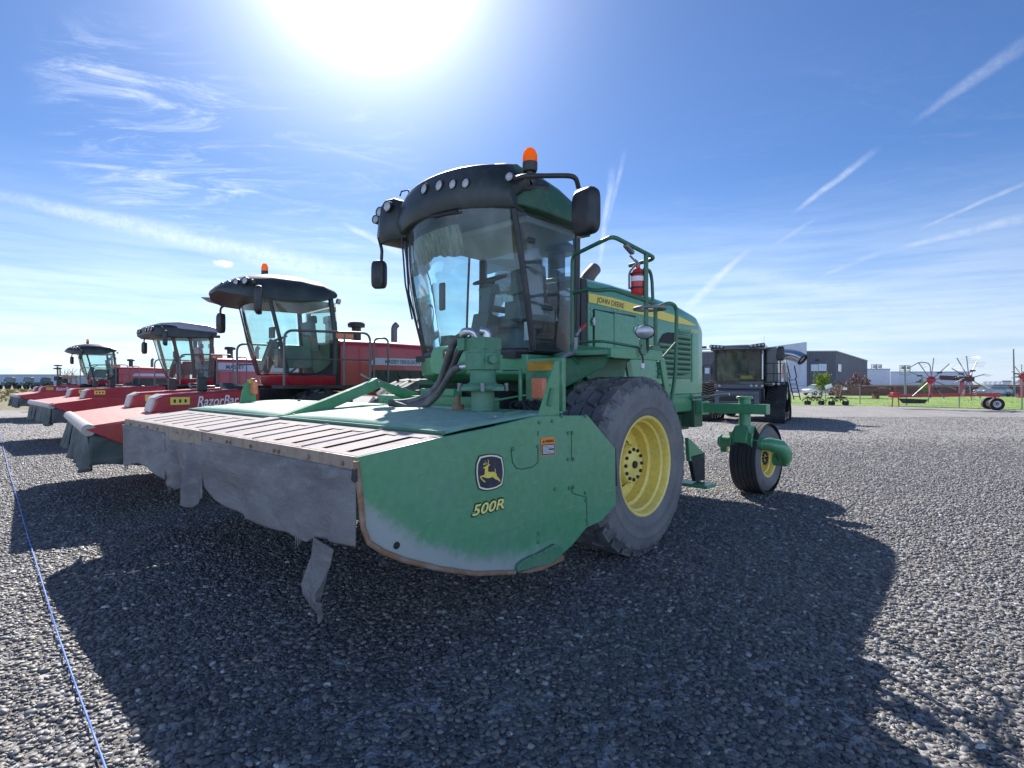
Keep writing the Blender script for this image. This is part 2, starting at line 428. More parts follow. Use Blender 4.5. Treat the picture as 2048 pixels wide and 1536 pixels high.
# pale haze bank low over the horizon
hz = t.step(dz, -.02, .34, 1, 0)
hn = t.noise(t.scale(d, (2.0,2.0,26)), 2.2, 5, .6)
hm = t.math('MULTIPLY', hz, t.step(hn, .25, .7, .45, .95))
CL = (5.2,5.5,5.9,1)
HZ = (2.75,3.15,3.75,1)
def pix_dir(u, v): return Vector(((u-1024)/F, 1, (HOR-v)/F)).normalized()
def trail(pts, w0, w1, amp, soft=.5, seed=0.0):
    """a vapour trail between two directions of the sky, given by the great circle through them"""
    global c
    a = pix_dir(*pts[0]); b = pix_dir(*pts[1]); n = a.cross(b).normalized(); tdir = n.cross(a).normalized(); ang = math.acos(a.dot(b))
    wob = t.math('MULTIPLY', t.math('SUBTRACT', t.noise(t.vmath('ADD', d, (seed, seed*.7, 0)), 16, 4, .6), .5), w0*1.2)
    ds = t.math('ADD', t.vmath('DOT_PRODUCT', d, tuple(n)), wob)
    al = t.math('ARCTAN2', t.vmath('DOT_PRODUCT', d, tuple(tdir)), t.vmath('DOT_PRODUCT', d, tuple(a)))
    s = t.math('DIVIDE', al, ang)
    wd = t.math('ADD', t.math('MULTIPLY', s, w1-w0), w0)
    q = t.math('DIVIDE', t.math('ABSOLUTE', ds), t.math('MAXIMUM', wd, .0005))
    f = t.step(q, .1, 1.0, 1, 0)
    e = t.math('MULTIPLY', t.step(s, -.06, .28), t.step(s, .62, 1.06, 1, 0))
    tex = t.step(t.noise(t.vmath('ADD', d, (seed*3, 0, seed)), 70, 5, .7), .25, .7, .35, 1)
    return t.math('MULTIPLY', t.math('MULTIPLY', f, e), t.math('MULTIPLY', tex, amp*.68))
hb = t.math('ADD', 1.0, t.math('MULTIPLY', t.math('POWER', cs, 3.0), 1.3))
c = t.mix(t.math('MULTIPLY', hm, .92), c, t.mix(1.0, HZ, t.n('ShaderNodeCombineColor', inp={0: hb, 1: hb, 2: hb}).outputs[0], 'MULTIPLY'))
# bright fill bank added to the unseen sky behind the camera, lifts shaded sides
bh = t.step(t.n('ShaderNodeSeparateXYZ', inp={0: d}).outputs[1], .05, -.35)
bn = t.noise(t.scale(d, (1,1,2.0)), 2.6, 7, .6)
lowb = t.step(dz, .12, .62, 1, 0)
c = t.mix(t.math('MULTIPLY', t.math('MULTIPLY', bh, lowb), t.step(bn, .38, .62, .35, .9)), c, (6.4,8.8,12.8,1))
masks = []
for i, (p, w0, w1, amp) in enumerate([
    (((-120,365),(790,570)), .010, .034, .55), (((1585,428),(1760,293)), .005, .008, .5), (((1365,622),(1505,492)), .012, .006, .6),
    (((1225,330),(1195,560)), .009, .005, .4), (((1250,300),(1208,470)), .006, .006, .25), (((1820,250),(2100,50)), .006, .016, .30),
    (((1835,460),(2100,345)), .003, .005, .40), (((1770,503),(2120,420)), .005, .011, .45), (((1625,560),(1790,492)), .003, .007, .25),
    (((1360,628),(2150,606)), .004, .005, .45), (((680,445),(830,520)), .007, .012, .45), (((195,612),(420,655)), .005, .008, .35),
    (((1540,497),(1640,432)), .006, .004, .22), (((1440,545),(1830,600)), .016, .016, .22)]):
    masks.append(trail(p, w0, w1, amp, seed=i*1.37))
# cirrus wisps
px = t.math('DIVIDE', sep.outputs[0], t.math('MAXIMUM', dz, .06)); py = t.math('DIVIDE', sep.outputs[1], t.math('MAXIMUM', dz, .06))
pl = t.n('ShaderNodeCombineXYZ', inp={0: px, 1: py, 2: 0.0}).outputs[0]
rot = t.n('ShaderNodeMapping', inp={0: pl}); rot.inputs['Rotation'].default_value = (0,0,R(35)); rot.inputs['Scale'].default_value = (.9,1.9,1)
cn = t.noise(rot.outputs[0], 2.0, 9, .7, 1.1)
def blob(u, v, r0, r1):
    return t.step(t.vmath('DOT_PRODUCT', d, tuple(pix_dir(u, v))), math.cos(r1), math.cos(r0))
bl = t.math('MAXIMUM', t.math('MULTIPLY', blob(240,195,.02,.11), 1.2), t.math('MULTIPLY', blob(350,290,.05,.17), 1.2))
bl = t.math('MAXIMUM', bl, t.math('MULTIPLY', blob(620,360,.05,.22), .45))
bl = t.math('MAXIMUM', bl, t.math('MULTIPLY', blob(1720,560,.1,.4), .16))
masks.append(t.math('MULTIPLY', bl, t.step(cn, .46, .82, 0, .5)))
# small cumulus puffs
def puff(u, v, rx):
    dd = t.vmath('SUBTRACT', d, tuple(pix_dir(u, v)))
    dd = t.scale(dd, (1,1,2.2)); nn = t.noise(d, 90, 4, .6)
    return t.step(t.math('ADD', t.vmath('LENGTH', dd), t.math('MULTIPLY', t.math('SUBTRACT', nn, .5), rx*1.1)), rx*.35, rx, .9, 0)
for q in ((448,527,.016),(88,716,.016),(14,730,.012),(50,737,.018),(1950,715,.008)): masks.append(puff(*q))
mk = masks[0]
for q in masks[1:]: mk = t.math('MAXIMUM', mk, q)
dim = t.math('ADD', .70, t.math('MULTIPLY', t.math('POWER', cs, 5.0), .6))
clc = t.mix(1.0, CL, t.n('ShaderNodeCombineColor', inp={0: dim, 1: dim, 2: dim}).outputs[0], 'MULTIPLY')
c = t.mix(mk, c, t.mix(1.0, c, clc, 'LIGHTEN'))
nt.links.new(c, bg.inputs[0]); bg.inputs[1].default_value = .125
SC.view_settings.view_transform = 'Standard'; SC.view_settings.look = 'None'; SC.view_settings.exposure = 1.06; SC.view_settings.gamma = 1
SC.cycles.max_bounces = 6; SC.cycles.transparent_max_bounces = 24; SC.cycles.use_denoising = True
# ------------------------------------------------------------------ ground
def ground_mat():
    m, t, b, out = newmat('gravel_ground')
    geo = t.n('ShaderNodeNewGeometry'); co = geo.outputs['Position']
    vo = t.n('ShaderNodeTexVoronoi', inp={'Vector': co, 'Scale': 38.0, 'Randomness': 1.0})
    vo2 = t.n('ShaderNodeTexVoronoi', inp={'Vector': co, 'Scale': 13.0, 'Randomness': 1.0})
    sv = t.n('ShaderNodeSeparateColor', inp={0: vo.outputs['Color']}); s2 = t.n('ShaderNodeSeparateColor', inp={0: vo2.outputs['Color']})
    c = t.mix(t.step(sv.outputs[0], .1, .95), (.045,.045,.05,1), (.26,.255,.25,1))
    c = t.mix(t.math('MULTIPLY', t.step(sv.outputs[1], .6, .9), .5), c, (.24,.20,.16,1))
    c = t.mix(t.step(s2.outputs[2], .80, .95), c, (.34,.34,.35,1))
    big = t.noise(co, .22, 5, .6); big2 = t.noise(t.scale(co, (1,.35,1)), .9, 4, .6)
    c = t.mix(t.math('MULTIPLY', t.step(big, .4, .7), .35), c, (.14,.14,.147,1))
    c = t.mix(t.math('MULTIPLY', t.step(big2, .5, .75), .35), c, (.26,.24,.22,1))
    ln = t.vmath('LENGTH', co)
    c = t.mix(t.math('MULTIPLY', t.step(ln, 8, 26), .55), c, t.mix(t.step(big2, .3, .7), (.21,.207,.21,1), (.30,.29,.28,1)))
    # dry scrub beyond the yard on the left
    sx = t.n('ShaderNodeSeparateXYZ', inp={0: co})
    fld = t.math('MULTIPLY', t.step(sx.outputs[1], 33, 36), t.step(t.math('ADD', sx.outputs[0], t.math('MULTIPLY', big, 6)), -24, -20, 1, 0))
    fc = t.mix(t.step(t.noise(co, 1.2, 6, .7), .35, .65), (.20,.16,.08,1), (.07,.09,.03,1))
    c = t.mix(fld, c, fc)
    setb(t, b, Base_Color=c, Roughness=.85)
    h = t.math('SUBTRACT', 1.0, t.math('MULTIPLY', vo.outputs['Distance'], 1.6))
    bp = t.n('ShaderNodeBump', inp={'Strength': .9, 'Distance': .012, 'Height': h}); t.nt.links.new(bp.outputs[0], b.inputs['Normal'])
    return m
g = MB(); g.add([(-2500,-60,0),(2500,-60,0),(2500,4500,0),(-2500,4500,0)], [(0,1,2,3)])
o = g.build('ground', ground_mat(), None, smooth=0); o['kind'] = 'structure'

def pebble_mat():
    m, t, b, out = newmat('river_pebble')
    oi = t.n('ShaderNodeObjectInfo'); rnd = oi.outputs['Random']; co = t.n('ShaderNodeTexCoord').outputs['Object']
    cr = t.n('ShaderNodeValToRGB', inp={0: rnd}); e = cr.color_ramp; e.interpolation = 'LINEAR'
    e.elements[0].position = 0; e.elements[0].color = (.040,.041,.046,1); e.elements[1].position = 1; e.elements[1].color = (.55,.54,.52,1)
    for p, q in ((.3,(.080,.081,.088,1)),(.6,(.120,.119,.124,1)),(.78,(.165,.16,.152,1)),(.88,(.19,.165,.142,1)),(.955,(.22,.22,.225,1)),(.985,(.27,.265,.26,1))):
        k = e.elements.new(p); k.color = q
    n = t.noise(co, 3.5, 5, .65); v = t.step(n, .25, .75, .75, 1.2)
    c = t.mix(1.0, cr.outputs[0], t.n('ShaderNodeCombineColor', inp={0: v, 1: v, 2: v}).outputs[0], 'MULTIPLY')
    geo = t.n('ShaderNodeNewGeometry').outputs['Position']
    b1 = t.noise(geo, .55, 5, .6); b2 = t.noise(t.scale(geo, (1,.5,1)), 1.6, 4, .6)
    c = t.mix(t.math('MULTIPLY', t.step(b1, .42, .72), .3), c, (.15,.145,.135,1)); c = t.mix(t.math('MULTIPLY', t.step(b2, .5, .75), .35), c, (.075,.075,.08,1))
    setb(t, b, Base_Color=c, Roughness=.56); b.inputs['Specular IOR Level'].default_value = .55
    return m
def gravel():
    mb = MB()
    NY = 40; y0, y1 = .9, 28.0
    for i in range(NY):
        a = y0+(y1-y0)*i/NY; bq = y0+(y1-y0)*(i+1)/NY; wa = a*1.0+1.2; wb = bq*1.0+1.2
        mb.add([(-wa,a,.002),(wa,a,.002),(wb,bq,.002),(-wb,bq,.002)], [(0,1,2,3)])
    pm = pebble_mat()
    o = mb.build('gravel', pm, None, smooth=0); o['kind'] = 'stuff'
    tag(o, 'loose grey river pebbles covering the yard in the foreground', 'gravel')
    ng = bpy.data.node_groups.new('pebbles', 'GeometryNodeTree'); nt = ng
    ng.interface.new_socket('Geometry', in_out='INPUT', socket_type='NodeSocketGeometry'); ng.interface.new_socket('Geometry', in_out='OUTPUT', socket_type='NodeSocketGeometry')
    N = ng.nodes.new; L = ng.links.new
    gi = N('NodeGroupInput'); go = N('NodeGroupOutput')
    pos = N('GeometryNodeInputPosition'); ln = N('ShaderNodeVectorMath'); ln.operation = 'LENGTH'; L(pos.outputs[0], ln.inputs[0])
    mr = N('ShaderNodeMapRange'); L(ln.outputs['Value'], mr.inputs[0])
    for i, q in enumerate((4.0, 26.0, 2000, 150)): mr.inputs[i+1].default_value = q
    dp = N('GeometryNodeDistributePointsOnFaces'); dp.distribute_method = 'RANDOM'; L(gi.outputs[0], dp.inputs['Mesh']); L(mr.outputs[0], dp.inputs['Density'])
    ico = N('GeometryNodeMeshIcoSphere'); ico.inputs['Radius'].default_value = 1; ico.inputs['Subdivisions'].default_value = 2
    # irregular stone: push vertices about with noise
    sp = N('GeometryNodeSetPosition'); nz = N('ShaderNodeTexNoise'); nz.inputs['Scale'].default_value = 1.1; nz.inputs['Detail'].default_value = 1
    sb = N('ShaderNodeVectorMath'); sb.operation = 'SUBTRACT'; L(nz.outputs['Color'], sb.inputs[0]); sb.inputs[1].default_value = (.5,.5,.5)
    ml = N('ShaderNodeVectorMath'); ml.operation = 'SCALE'; L(sb.outputs[0], ml.inputs[0]); ml.inputs['Scale'].default_value = .9
    L(ico.outputs[0], sp.inputs[0]); L(ml.outputs[0], sp.inputs['Offset'])
    sm = N('GeometryNodeSetShadeSmooth'); L(sp.outputs[0], sm.inputs[0])
    st = N('GeometryNodeSetMaterial'); st.inputs['Material'].default_value = pm; L(sm.outputs[0], st.inputs[0])
    ip = N('GeometryNodeInstanceOnPoints'); L(dp.outputs['Points'], ip.inputs['Points']); L(st.outputs[0], ip.inputs['Instance'])
    def rv(lo, hi, seed, typ='FLOAT_VECTOR'):
        r = N('FunctionNodeRandomValue'); r.data_type = typ
        if typ == 'FLOAT_VECTOR': r.inputs[0].default_value = lo; r.inputs[1].default_value = hi; o_ = r.outputs[0]
        else: r.inputs[2].default_value = lo; r.inputs[3].default_value = hi; o_ = r.outputs[1]
        r.inputs['Seed'].default_value = seed; return o_
    rr = rv((-.35,-.35,0), (.35,.35,6.283), 1)
    L(rr, ip.inputs['Rotation'])
    s1 = rv((.7,.55,.38), (1.25,.95,.7), 2); s2 = rv(0.0, 1.0, 3, 'FLOAT')
    pw = N('ShaderNodeMath'); pw.operation = 'POWER'; L(s2, pw.inputs[0]); pw.inputs[1].default_value = 2.6
    m2 = N('ShaderNodeMapRange'); L(pw.outputs[0], m2.inputs[0]); m2.inputs[3].default_value = .0065; m2.inputs[4].default_value = .027
    s3 = N('ShaderNodeVectorMath'); s3.operation = 'SCALE'; L(s1, s3.inputs[0]); L(m2.outputs[0], s3.inputs['Scale'])
    L(s3.outputs[0], ip.inputs['Scale'])
    L(ip.outputs[0], go.inputs[0])
    md = o.modifiers.new('pebbles', 'NODES'); md.node_group = ng
gravel()
# ------------------------------------------------------------------ wheels shared by the machines
def big_wheel(parent, cx, cy, cz, Rt, w, rr, side, rimmat, tyremat, treadmat, lug='block', dish=.19, nl=30, hubmat=None, label=None):
    """wheel > tyre, rim, hub; side=+1 outer face towards +x"""
    wh = empty('wheel', (cx, cy, cz), 0, parent)
    ax = V(side,0,0); H = w
    sh = Rt-.05 if lug != 'rib' else Rt-.026
    prof = [(-.05,rr),(-.02,rr+.015),(-.004,rr+.06),(.008,rr+.10),(.013,rr+.104),(.013,rr+.118),(.010,rr+.122),(.015,(rr*.55+Rt*.45)),(.019,(rr*.5+Rt*.5)),(.019,(rr*.46+Rt*.54)),(.014,(rr*.45+Rt*.55)),(.010,Rt-.17*Rt/.88),(-.018,Rt-.075),(-.05,sh-.012),(-.10,sh),(-H/2,sh+.012)]
    prof = prof+[(-H-h, r) for h, r in prof[:-1][::-1]]
    ty = MB(); ty.lathe(prof, (0,0,0), ax, 72)
    ty.build('tyre', tyremat, wh, smooth=50)
    tr = MB(); n = nl
    def pt(h, r, a): return V(side*h, r*math.sin(a), r*math.cos(a))
    def block(h0, h1, a0, a1, skew=0, r0=None, drop=0.0, top=.034, ins=.13):
        b = sh-.03 if r0 is None else r0
        da = (a1-a0); dh = (h1-h0)
        lo = [pt(h0,b-drop,a0), pt(h1,b,a0+skew), pt(h1,b,a1+skew), pt(h0,b-drop,a1)]
        k = ins
        rt = Rt
        hi = [pt(h0+dh*k*.5,rt-drop,a0+da*k), pt(h1-dh*k*.5,rt,a0+da*k+skew), pt(h1-dh*k*.5,rt,a1-da*k+skew), pt(h0+dh*k*.5,rt-drop,a1-da*k)]
        tr.loft([lo, hi], caps=True)
    st = 2*math.pi/n
    if lug == 'block':
        cols = 4; cw = (H-.10)/cols
        for i in range(n):
            a = i*st
            for c in range(cols):
                h0 = -.05-cw*c-.006; h1 = h0-cw+.012; off = (c % 2)*st*.5
                block(h0, h1, a+off+.045*st, a+off+.955*st, skew=st*.26*(1 if c % 2 else -1), ins=.10)
            # shoulder teeth reach down the side wall
            for sgn in (0, 1):
                hA = -.006 if not sgn else -H+.006; hB = -.075 if not sgn else -H+.075
                a0 = a+.10*st+(.5*st if sgn else 0); a1 = a0+.66*st
                lo = [pt(hA,Rt-.135,a0+.1*st), pt(hB,sh-.03,a0), pt(hB,sh-.03,a1), pt(hA,Rt-.135,a1-.1*st)]
                hi = [pt(hA,Rt-.085,a0+.1*st), pt(hB,Rt-.004,a0+.05*st), pt(hB,Rt-.004,a1-.05*st), pt(hA,Rt-.085,a1-.1*st)]
                tr.loft([lo, hi])
    elif lug == 'bar':
        for i in range(n):
            a = i*st
            for sgn in (0, 1):
                o = sgn*st*.5; h0 = -.02 if not sgn else -H+.02; hm = -H/2-.02 if not sgn else -H/2+.02
                lo = [pt(h0,sh-.07,a+o), pt(hm,sh-.02,a+o+st*.75), pt(hm,sh-.02,a+o+st*1.15), pt(h0,sh-.07,a+o+st*.45)]
                hi = [pt(h0,Rt-.02,a+o+.05*st), pt(hm,Rt+.01,a+o+st*.8), pt(hm,Rt+.01,a+o+st*1.1), pt(h0,Rt-.02,a+o+st*.4)]
                tr.loft([lo, hi])
    else:
        for c in range(6):
            h = -.035-(H-.07)*c/5; tr.lathe([(h-.030,Rt-.02),(h-.028,Rt),(h+.028,Rt),(h+.030,Rt-.02)], (0,0,0), ax, 60)
    tr.build('tread', treadmat, wh, smooth=30)
    rm = MB()
    rm.lathe([(-.03,rr+.022),(-.018,rr+.024),(-.012,rr+.012),(-.022,rr-.006),(-.05,rr-.02),(-.085,rr-.022),(-.10,rr-.045),(-.16-dish*.3,rr-.055),(-.175-dish*.3,rr-.085),(-dish-.16,rr-.09),(-dish-.19,rr-.13),(-dish-.19,rr*.52),(-dish-.12,rr*.46),(-dish-.06,rr*.42)], (0,0,0), ax, 64)
    rm.lathe([(-H+.02,rr+.02),(-H+.05,rr-.02),(-dish-.25,rr-.10),(-dish-.22,.1)], (0,0,0), ax, 40)
    rm.build('rim', rimmat, wh, smooth=28)
    hb = MB(); hr = rr*.40
    hb.lathe([(-dish-.10,hr*1.05),(-dish-.02,hr),(-dish,hr*.93),(-dish,hr*.5),(-dish+.012,hr*.34),(-dish+.012,0)], (0,0,0), ax, 36)
    hb.mi = 1; bo = hb
    for k in range(12):
        a = 2*math.pi*k/12; p = pt(-dish-.004, hr*.80, a); bo.lathe([(-.004,.018),(.022,.018),(.024,.012),(.024,0)], p, ax, 8)
    bo.lathe([(0,hr*.2),(.02,hr*.19),(.022,0)], pt(-dish+.012,0,0), ax, 14)
    hb.build1('hub', [hubmat or rimmat, M['dark']], wh, smooth=30)
    return wh

# ------------------------------------------------------------------ green windrower
G = Frame(-.10, 6.86, -43)
root = empty('windrower', (-.10,6.86,0), R(-43))
tag(root, 'green windrower with yellow wheel rims, glass cab and a wide green mower header', 'windrower')
P = G.P
mw = big_wheel(root, 1.975, 0, .88, .885, .64, .475, 1, M['yellow'], M['tyre'], M['tyre_tread'], 'block', .17, 26, label=None)
big_wheel(root, -1.975, 0, .88, .885, .64, .475, -1, M['yellow'], M['tyre'], M['tyre_tread'], 'block', .17, 26)

# chassis
ch = MB()
for sx in (-.55, .55): ch.span((sx-.09,-1.0,.95), (sx+.09,3.7,1.2))
ch.span((-1.35,-.16,.74), (1.35,.16,1.05)); ch.span((-.62,-.9,1.0), (.62,-.7,1.25))
ch.span((-.6,3.45,1.0), (.85,3.75,1.42)); ch.span((.3,-.3,1.2), (1.3,.1,1.75)); ch.span((-1.3,-.3,1.2), (-.3,.1,1.75))
ch.cyl((1.34,0,.88), (1.66,0,.88), .26, 20); ch.cyl((-1.34,0,.88), (-1.66,0,.88), .26, 20)
ch.build('chassis', M['green_dark'], root, bevel=.012)
eb = MB(); eb.span((.3,-.3,1.2), (1.3,.1,1.70)); eb.span((-1.3,-.3,1.2), (-.3,.1,1.70)); eb.span((-.6,.3,.8), (.6,3.3,1.6)); eb.span((-.9,-.2,1.3), (.9,.45,1.95)); eb.span((-.55,-.95,1.25), (.5,-.35,1.62))
eb.build('engine_block', M['dark'], root, bevel=.02)

# ---- cab
A = .875
cabm = MB()   # lower fascia
def fas(y0, zb, zt, w, bul):
    return [V(-w+2*w*k/14, y0-bul*(1-((k-7)/7)**2), zb if False else zt) for k in range(15)]
lo_, hi_ = [], []
fr = []
for (yo, z, wd, bl) in ((-.40,1.70,.80,.16), (-.50,1.74,.86,.22), (-.56,1.80,.89,.26), (-.58,2.0,.90,.26)):
    fr.append([V(-wd,.35,z)]+fas(yo, z, z, wd, bl)+[V(wd,.35,z)])
cabm.loft(fr, caps=True)
cab = cabm.build('cab', M['green'], root, smooth=40, bevel=.012)
# centre bulge with the badge
bg_ = MB(); cx = -.06
sec = []
for (y, w_, zt, zb) in ((-.70,.30,2.13,1.76), (-.86,.28,2.12,1.78), (-.90,.24,2.09,1.80)):
    sec.append([V(cx+w_*math.copysign(abs(math.cos(a))**.5, math.cos(a)), y, (zt+zb)/2+(zt-zb)/2*math.copysign(abs(math.sin(a))**.5, math.sin(a))) for a in [2*math.pi*k/20 for k in range(20)]])
bg_.loft(sec); bg_.build('badge_panel', M['green'], cab, smooth=40)
bd = MB(); bc = P(893,709, y=-.912)
bd.prism([bc+V(dx,0,dz) for dx, dz in ((-.05,.05),(0,.06),(.05,.05),(.055,-.03),(0,-.065),(-.055,-.03))], (0,-.006,0)); bd.mi = 1
bd.prism([bc+V(dx,-.007,dz) for dx, dz in ((-.02,.03),(.01,.035),(.012,0),(.03,-.02),(.0,-.02),(-.025,-.03),(-.01,0))], (0,-.003,0))
bd.build('badge', [M['decal_black'], M['decal_cream']], cab, smooth=0)
bs = MB()
bs.grid(lambda u, v: V(A*(2*u-1), -.535-.255*(1-(2*u-1)**2)-.004, 2.0+.07*v), 14, 1)
bs.build('windshield_seal', M['black'], cab, smooth=40, solid=.02)

def ws(u, v, inset=0.0):
    s = 2*u-1; x = A*s*(1-.0*v); y0 = -.535-.285*v-.05*math.sin(math.pi*v); bul = .255-.02*v
    return V(x, y0-bul*(1-abs(s)**2.2)+inset, 2.06+1.47*v-.06*v*s*s)
wg = MB(); wg.grid(lambda u, v: ws(u, v), 24, 14)
wg.build('windshield', M['glass'], cab, smooth=60)
def sidept(s, y01, v):
    yb0, yb1 = -.50, .20; yt0, yt1 = -.80, .26
    y = (yb0+(yb1-yb0)*y01)*(1-v)+(yt0+(yt1-yt0)*y01)*v
    x = A+.02+.10*math.sin(math.pi*min(1,y01*.85+.1))*math.sin(math.pi*(.15+.7*v))
    return V(s*x, y, 2.04+1.42*v)
for s, mname in ((1,'glass_blue'), (-1,'glass')):
    sg = MB(); sg.grid(lambda u, v: sidept(s, .04+.94*u, v), 10, 12); sg.build('door_window', M[mname], cab, smooth=60)
rw = MB(); rw.add([(-.80,.40,2.3),(.80,.40,2.3),(.80,.42,3.4),(-.80,.42,3.4)], [(0,1,2,3)]); rw.build('rear_window', M['glass_clear'], cab, smooth=0)
pl = MB()
for s in (-1, 1):
    pl.tube([sidept(s, 0, v/8)+V(0,-.005,0) for v in range(9)], .032, 8)
    pl.tube([V(s*.90,.24+.40*0,2.0)]+[sidept(s, 1.0, v/8) for v in range(9)], .016, 6)
    pl.tube([V(s*.80,.39,1.9), V(s*.80,.41,3.45)], .045, 8)
    pl.tube([sidept(s, k/6, 0) for k in range(7)], .022, 6)
    pl.tube([V(s*.86,.24,2.3), V(s*.80,.39,2.3)], .03, 6)
pl.build('pillars', M['black'], cab, smooth=40)
hd = MB()
hp = sidept(1, .30, .32)+V(.012,0,0); hd.box(hp, (.03,.14,.05)); hd.box(sidept(1,.16,.80)+V(.01,0,0), (.02,.11,.06)); hd.box(sidept(1,.97,.50)+V(.02,.0,0), (.05,.13,.06))
hd.build('door_handle', M['black'], cab, bevel=.01)
fl = MB(); fl.span((-.84,-.7,1.96), (.84,.45,2.03)); fl.build('cab_floor', M['dark'], cab)
hl = MB(); hl.span((-.86,-.55,3.40), (.86,.44,3.47)); hl.build('headliner', M['offwhite'], cab, bevel=.02)
tl_ = MB()      # ragged brown lining behind the top of the windshield
rnd = random.Random(3); n = 26; top = []; bot = []
for k in range(n+1):
    u = .04+.60*k/n; a = ws(u, .93)+V(0,.08,0); e = 3.13+.022*math.sin(k*.5+1.0)+.008*math.sin(k*1.7) if k < 19 else (3.12, 3.11, 3.10, 3.09, 3.09, 3.09, 3.10, 3.10)[k-19]
    top.append(V(a.x,a.y,3.41)); bot.append(V(a.x,a.y+.10,e))
tl_.add(top+bot, [(k,k+1,n+2+k,n+1+k) for k in range(n)])
def brown_lining():
    m, t, b, out = newmat('peeling_brown_lining'); co = t.n('ShaderNodeTexCoord').outputs['Object']
    n1 = t.noise(t.scale(co, (14,6,3)), 2, 6, .7)
    c = t.mix(t.step(n1, .35, .65), (.24,.17,.09,1), (.55,.45,.28,1)); setb(t, b, Base_Color=c, Roughness=.8)
    t.nt.links.new(t.n('ShaderNodeBump', inp={'Strength': .8, 'Distance': .03, 'Height': n1}).outputs[0], b.inputs['Normal']); return m
tl_.build('torn_lining', brown_lining(), cab, smooth=30, solid=.012)
# seat, console, steering wheel
st = MB(); st.box((.16,.02,2.42), (.50,.50,.14)); st.box((.16,.30,2.80), (.50,.14,.66), rx=R(8)); st.box((.16,.34,3.16), (.30,.11,.16), rx=R(8)); st.box((.16,.05,2.2), (.36,.36,.32))
st.box((.46,.02,2.62), (.10,.42,.08)); st.box((-.14,.02,2.62), (.09,.40,.08)); st.build('driver_seat', M['seat'], cab, bevel=.05, seg=3)
cn = MB(); cn.box((.05,-.40,2.25), (.26,.20,.5), rx=R(-14)); cn.bar((.05,-.38,2.45), (.02,-.26,2.86), .13, .12); cn.box((.03,-.28,2.80), (.20,.16,.10), rx=R(20))
cn.box((.56,-.15,2.50), (.22,.62,.20)); cn.box((.60,-.40,2.78), (.24,.05,.20), rz=R(-15)); cn.cyl((.50,-.30,2.6), (.48,-.36,2.8), .03, 8); cn.box((-.45,-.3,2.15), (.2,.5,.25)); cn.box((-.5,-.56,2.75), (.10,.04,.34))
cn.build('console', M['console'], cab, bevel=.02)
sw = MB(); sc_ = V(.02,-.26,2.93); nx = V(0,-.35,.94).normalized(); e1 = V(1,0,0); e2 = nx.cross(e1)
sw.tube([sc_+(e1*math.cos(a)+e2*math.sin(a))*.20 for a in [2*math.pi*k/28 for k in range(28)]], .015, 8, closed=True)
for a in (R(90), R(210), R(330)): sw.tube([sc_-nx*.03, sc_+(e1*math.cos(a)+e2*math.sin(a))*.195], .012, 6)
sw.cyl(sc_-nx*.06, sc_-nx*.01, .05, 12); sw.build('steering_wheel', M['black'], cab, smooth=50)
pp = MB(); q = P(1055,662, y=-.45); pp.box(q, (.09,.01,.2)); pp.build('notice', M['decal_white'], cab)
wp = MB(); a0 = ws(.03,.98)+V(-.02,-.06,.03)
wp.tube([a0, ws(.02,.60)+V(-.03,-.06,0), ws(.03,.30)+V(-.03,-.05,0)], .012, 6); wp.tube([ws(.05,.95)+V(0,-.03,0), ws(.00,.52)+V(-.02,-.03,0), ws(.06,.10)+V(-.01,-.03,0)], .014, 6)
wp.tube([ws(.46,.995)+V(0,-.03,0), ws(.70,.985)+V(0,-.04,0)], .016, 6)
wp.build('wiper', M['black'], cab, smooth=40)

# ---- roof
rf = MB(); secs = []
for (y, w_, zb, zt, e) in ((-.80,.90,3.52,3.96,4.5), (-.72,.98,3.50,4.06,3.6), (-.5,1.04,3.48,4.09,3.2), (-.1,1.05,3.47,3.99,3.2), (.15,1.04,3.46,3.89,3.2), (.36,1.0,3.44,3.74,3), (.50,.94,3.42,3.60,3)):
    secs.append(ring(0, 0, y, w_, zb, zt, 16, e))
rf.loft(secs); roof = rf.build('roof', M['green_dark'], root, smooth=45, bevel=.015)
vs_ = MB(); secs = []
VO = -.05
def vface(x): 
    s_ = (x-VO)/.98; return -.86-.24*(1-abs(s_)**2.4)
for k in range(17):
    s = k/8-1; x = VO+.98*s; y = vface(x); zt = 4.03-.09*s*s-(.10 if abs(s) > .9 else 0); zb = 3.535-.07*s*s
    secs.append([V(x,y+.20,zb-.02), V(x,y+.03,zb), V(x,y-.02,zb+.12), V(x,y+.02,zt-.16), V(x,y+.09,zt-.03), V(x,y+.30,zt+.03)])
vs_.loft(secs)
for s in (-1, 1):     # side lobes that carry lights
    sx = []
    for (x, y, zb, zt, dp) in (((.80,-.90,3.52,3.86,.4), (.95,-.97,3.49,3.86,.5), (1.05,-.98,3.49,3.87,.5), (1.12,-.92,3.54,3.86,.45), (1.16,-.82,3.60,3.80,.32)) if s > 0 else ((.78,-.92,3.46,3.88,.4), (.98,-1.02,3.44,3.97,.5), (1.14,-1.03,3.42,3.98,.5), (1.28,-.97,3.45,3.92,.45), (1.38,-.84,3.54,3.80,.32))):
        if s > 0: y += .13; x -= .13; zt -= .03; zb += .14*(x-.65)/.4
        sx.append([V(s*x,y+dp,zb), V(s*x,y+.04,zb), V(s*x,y,zb+.08), V(s*x,y+.03,zt-.10), V(s*x,y+.10,zt), V(s*x,y+dp,zt)])
    vs_.loft(sx)
vs_.build('roof_visor', M['roof_black'], roof, smooth=40, bevel=.02)
lights = []
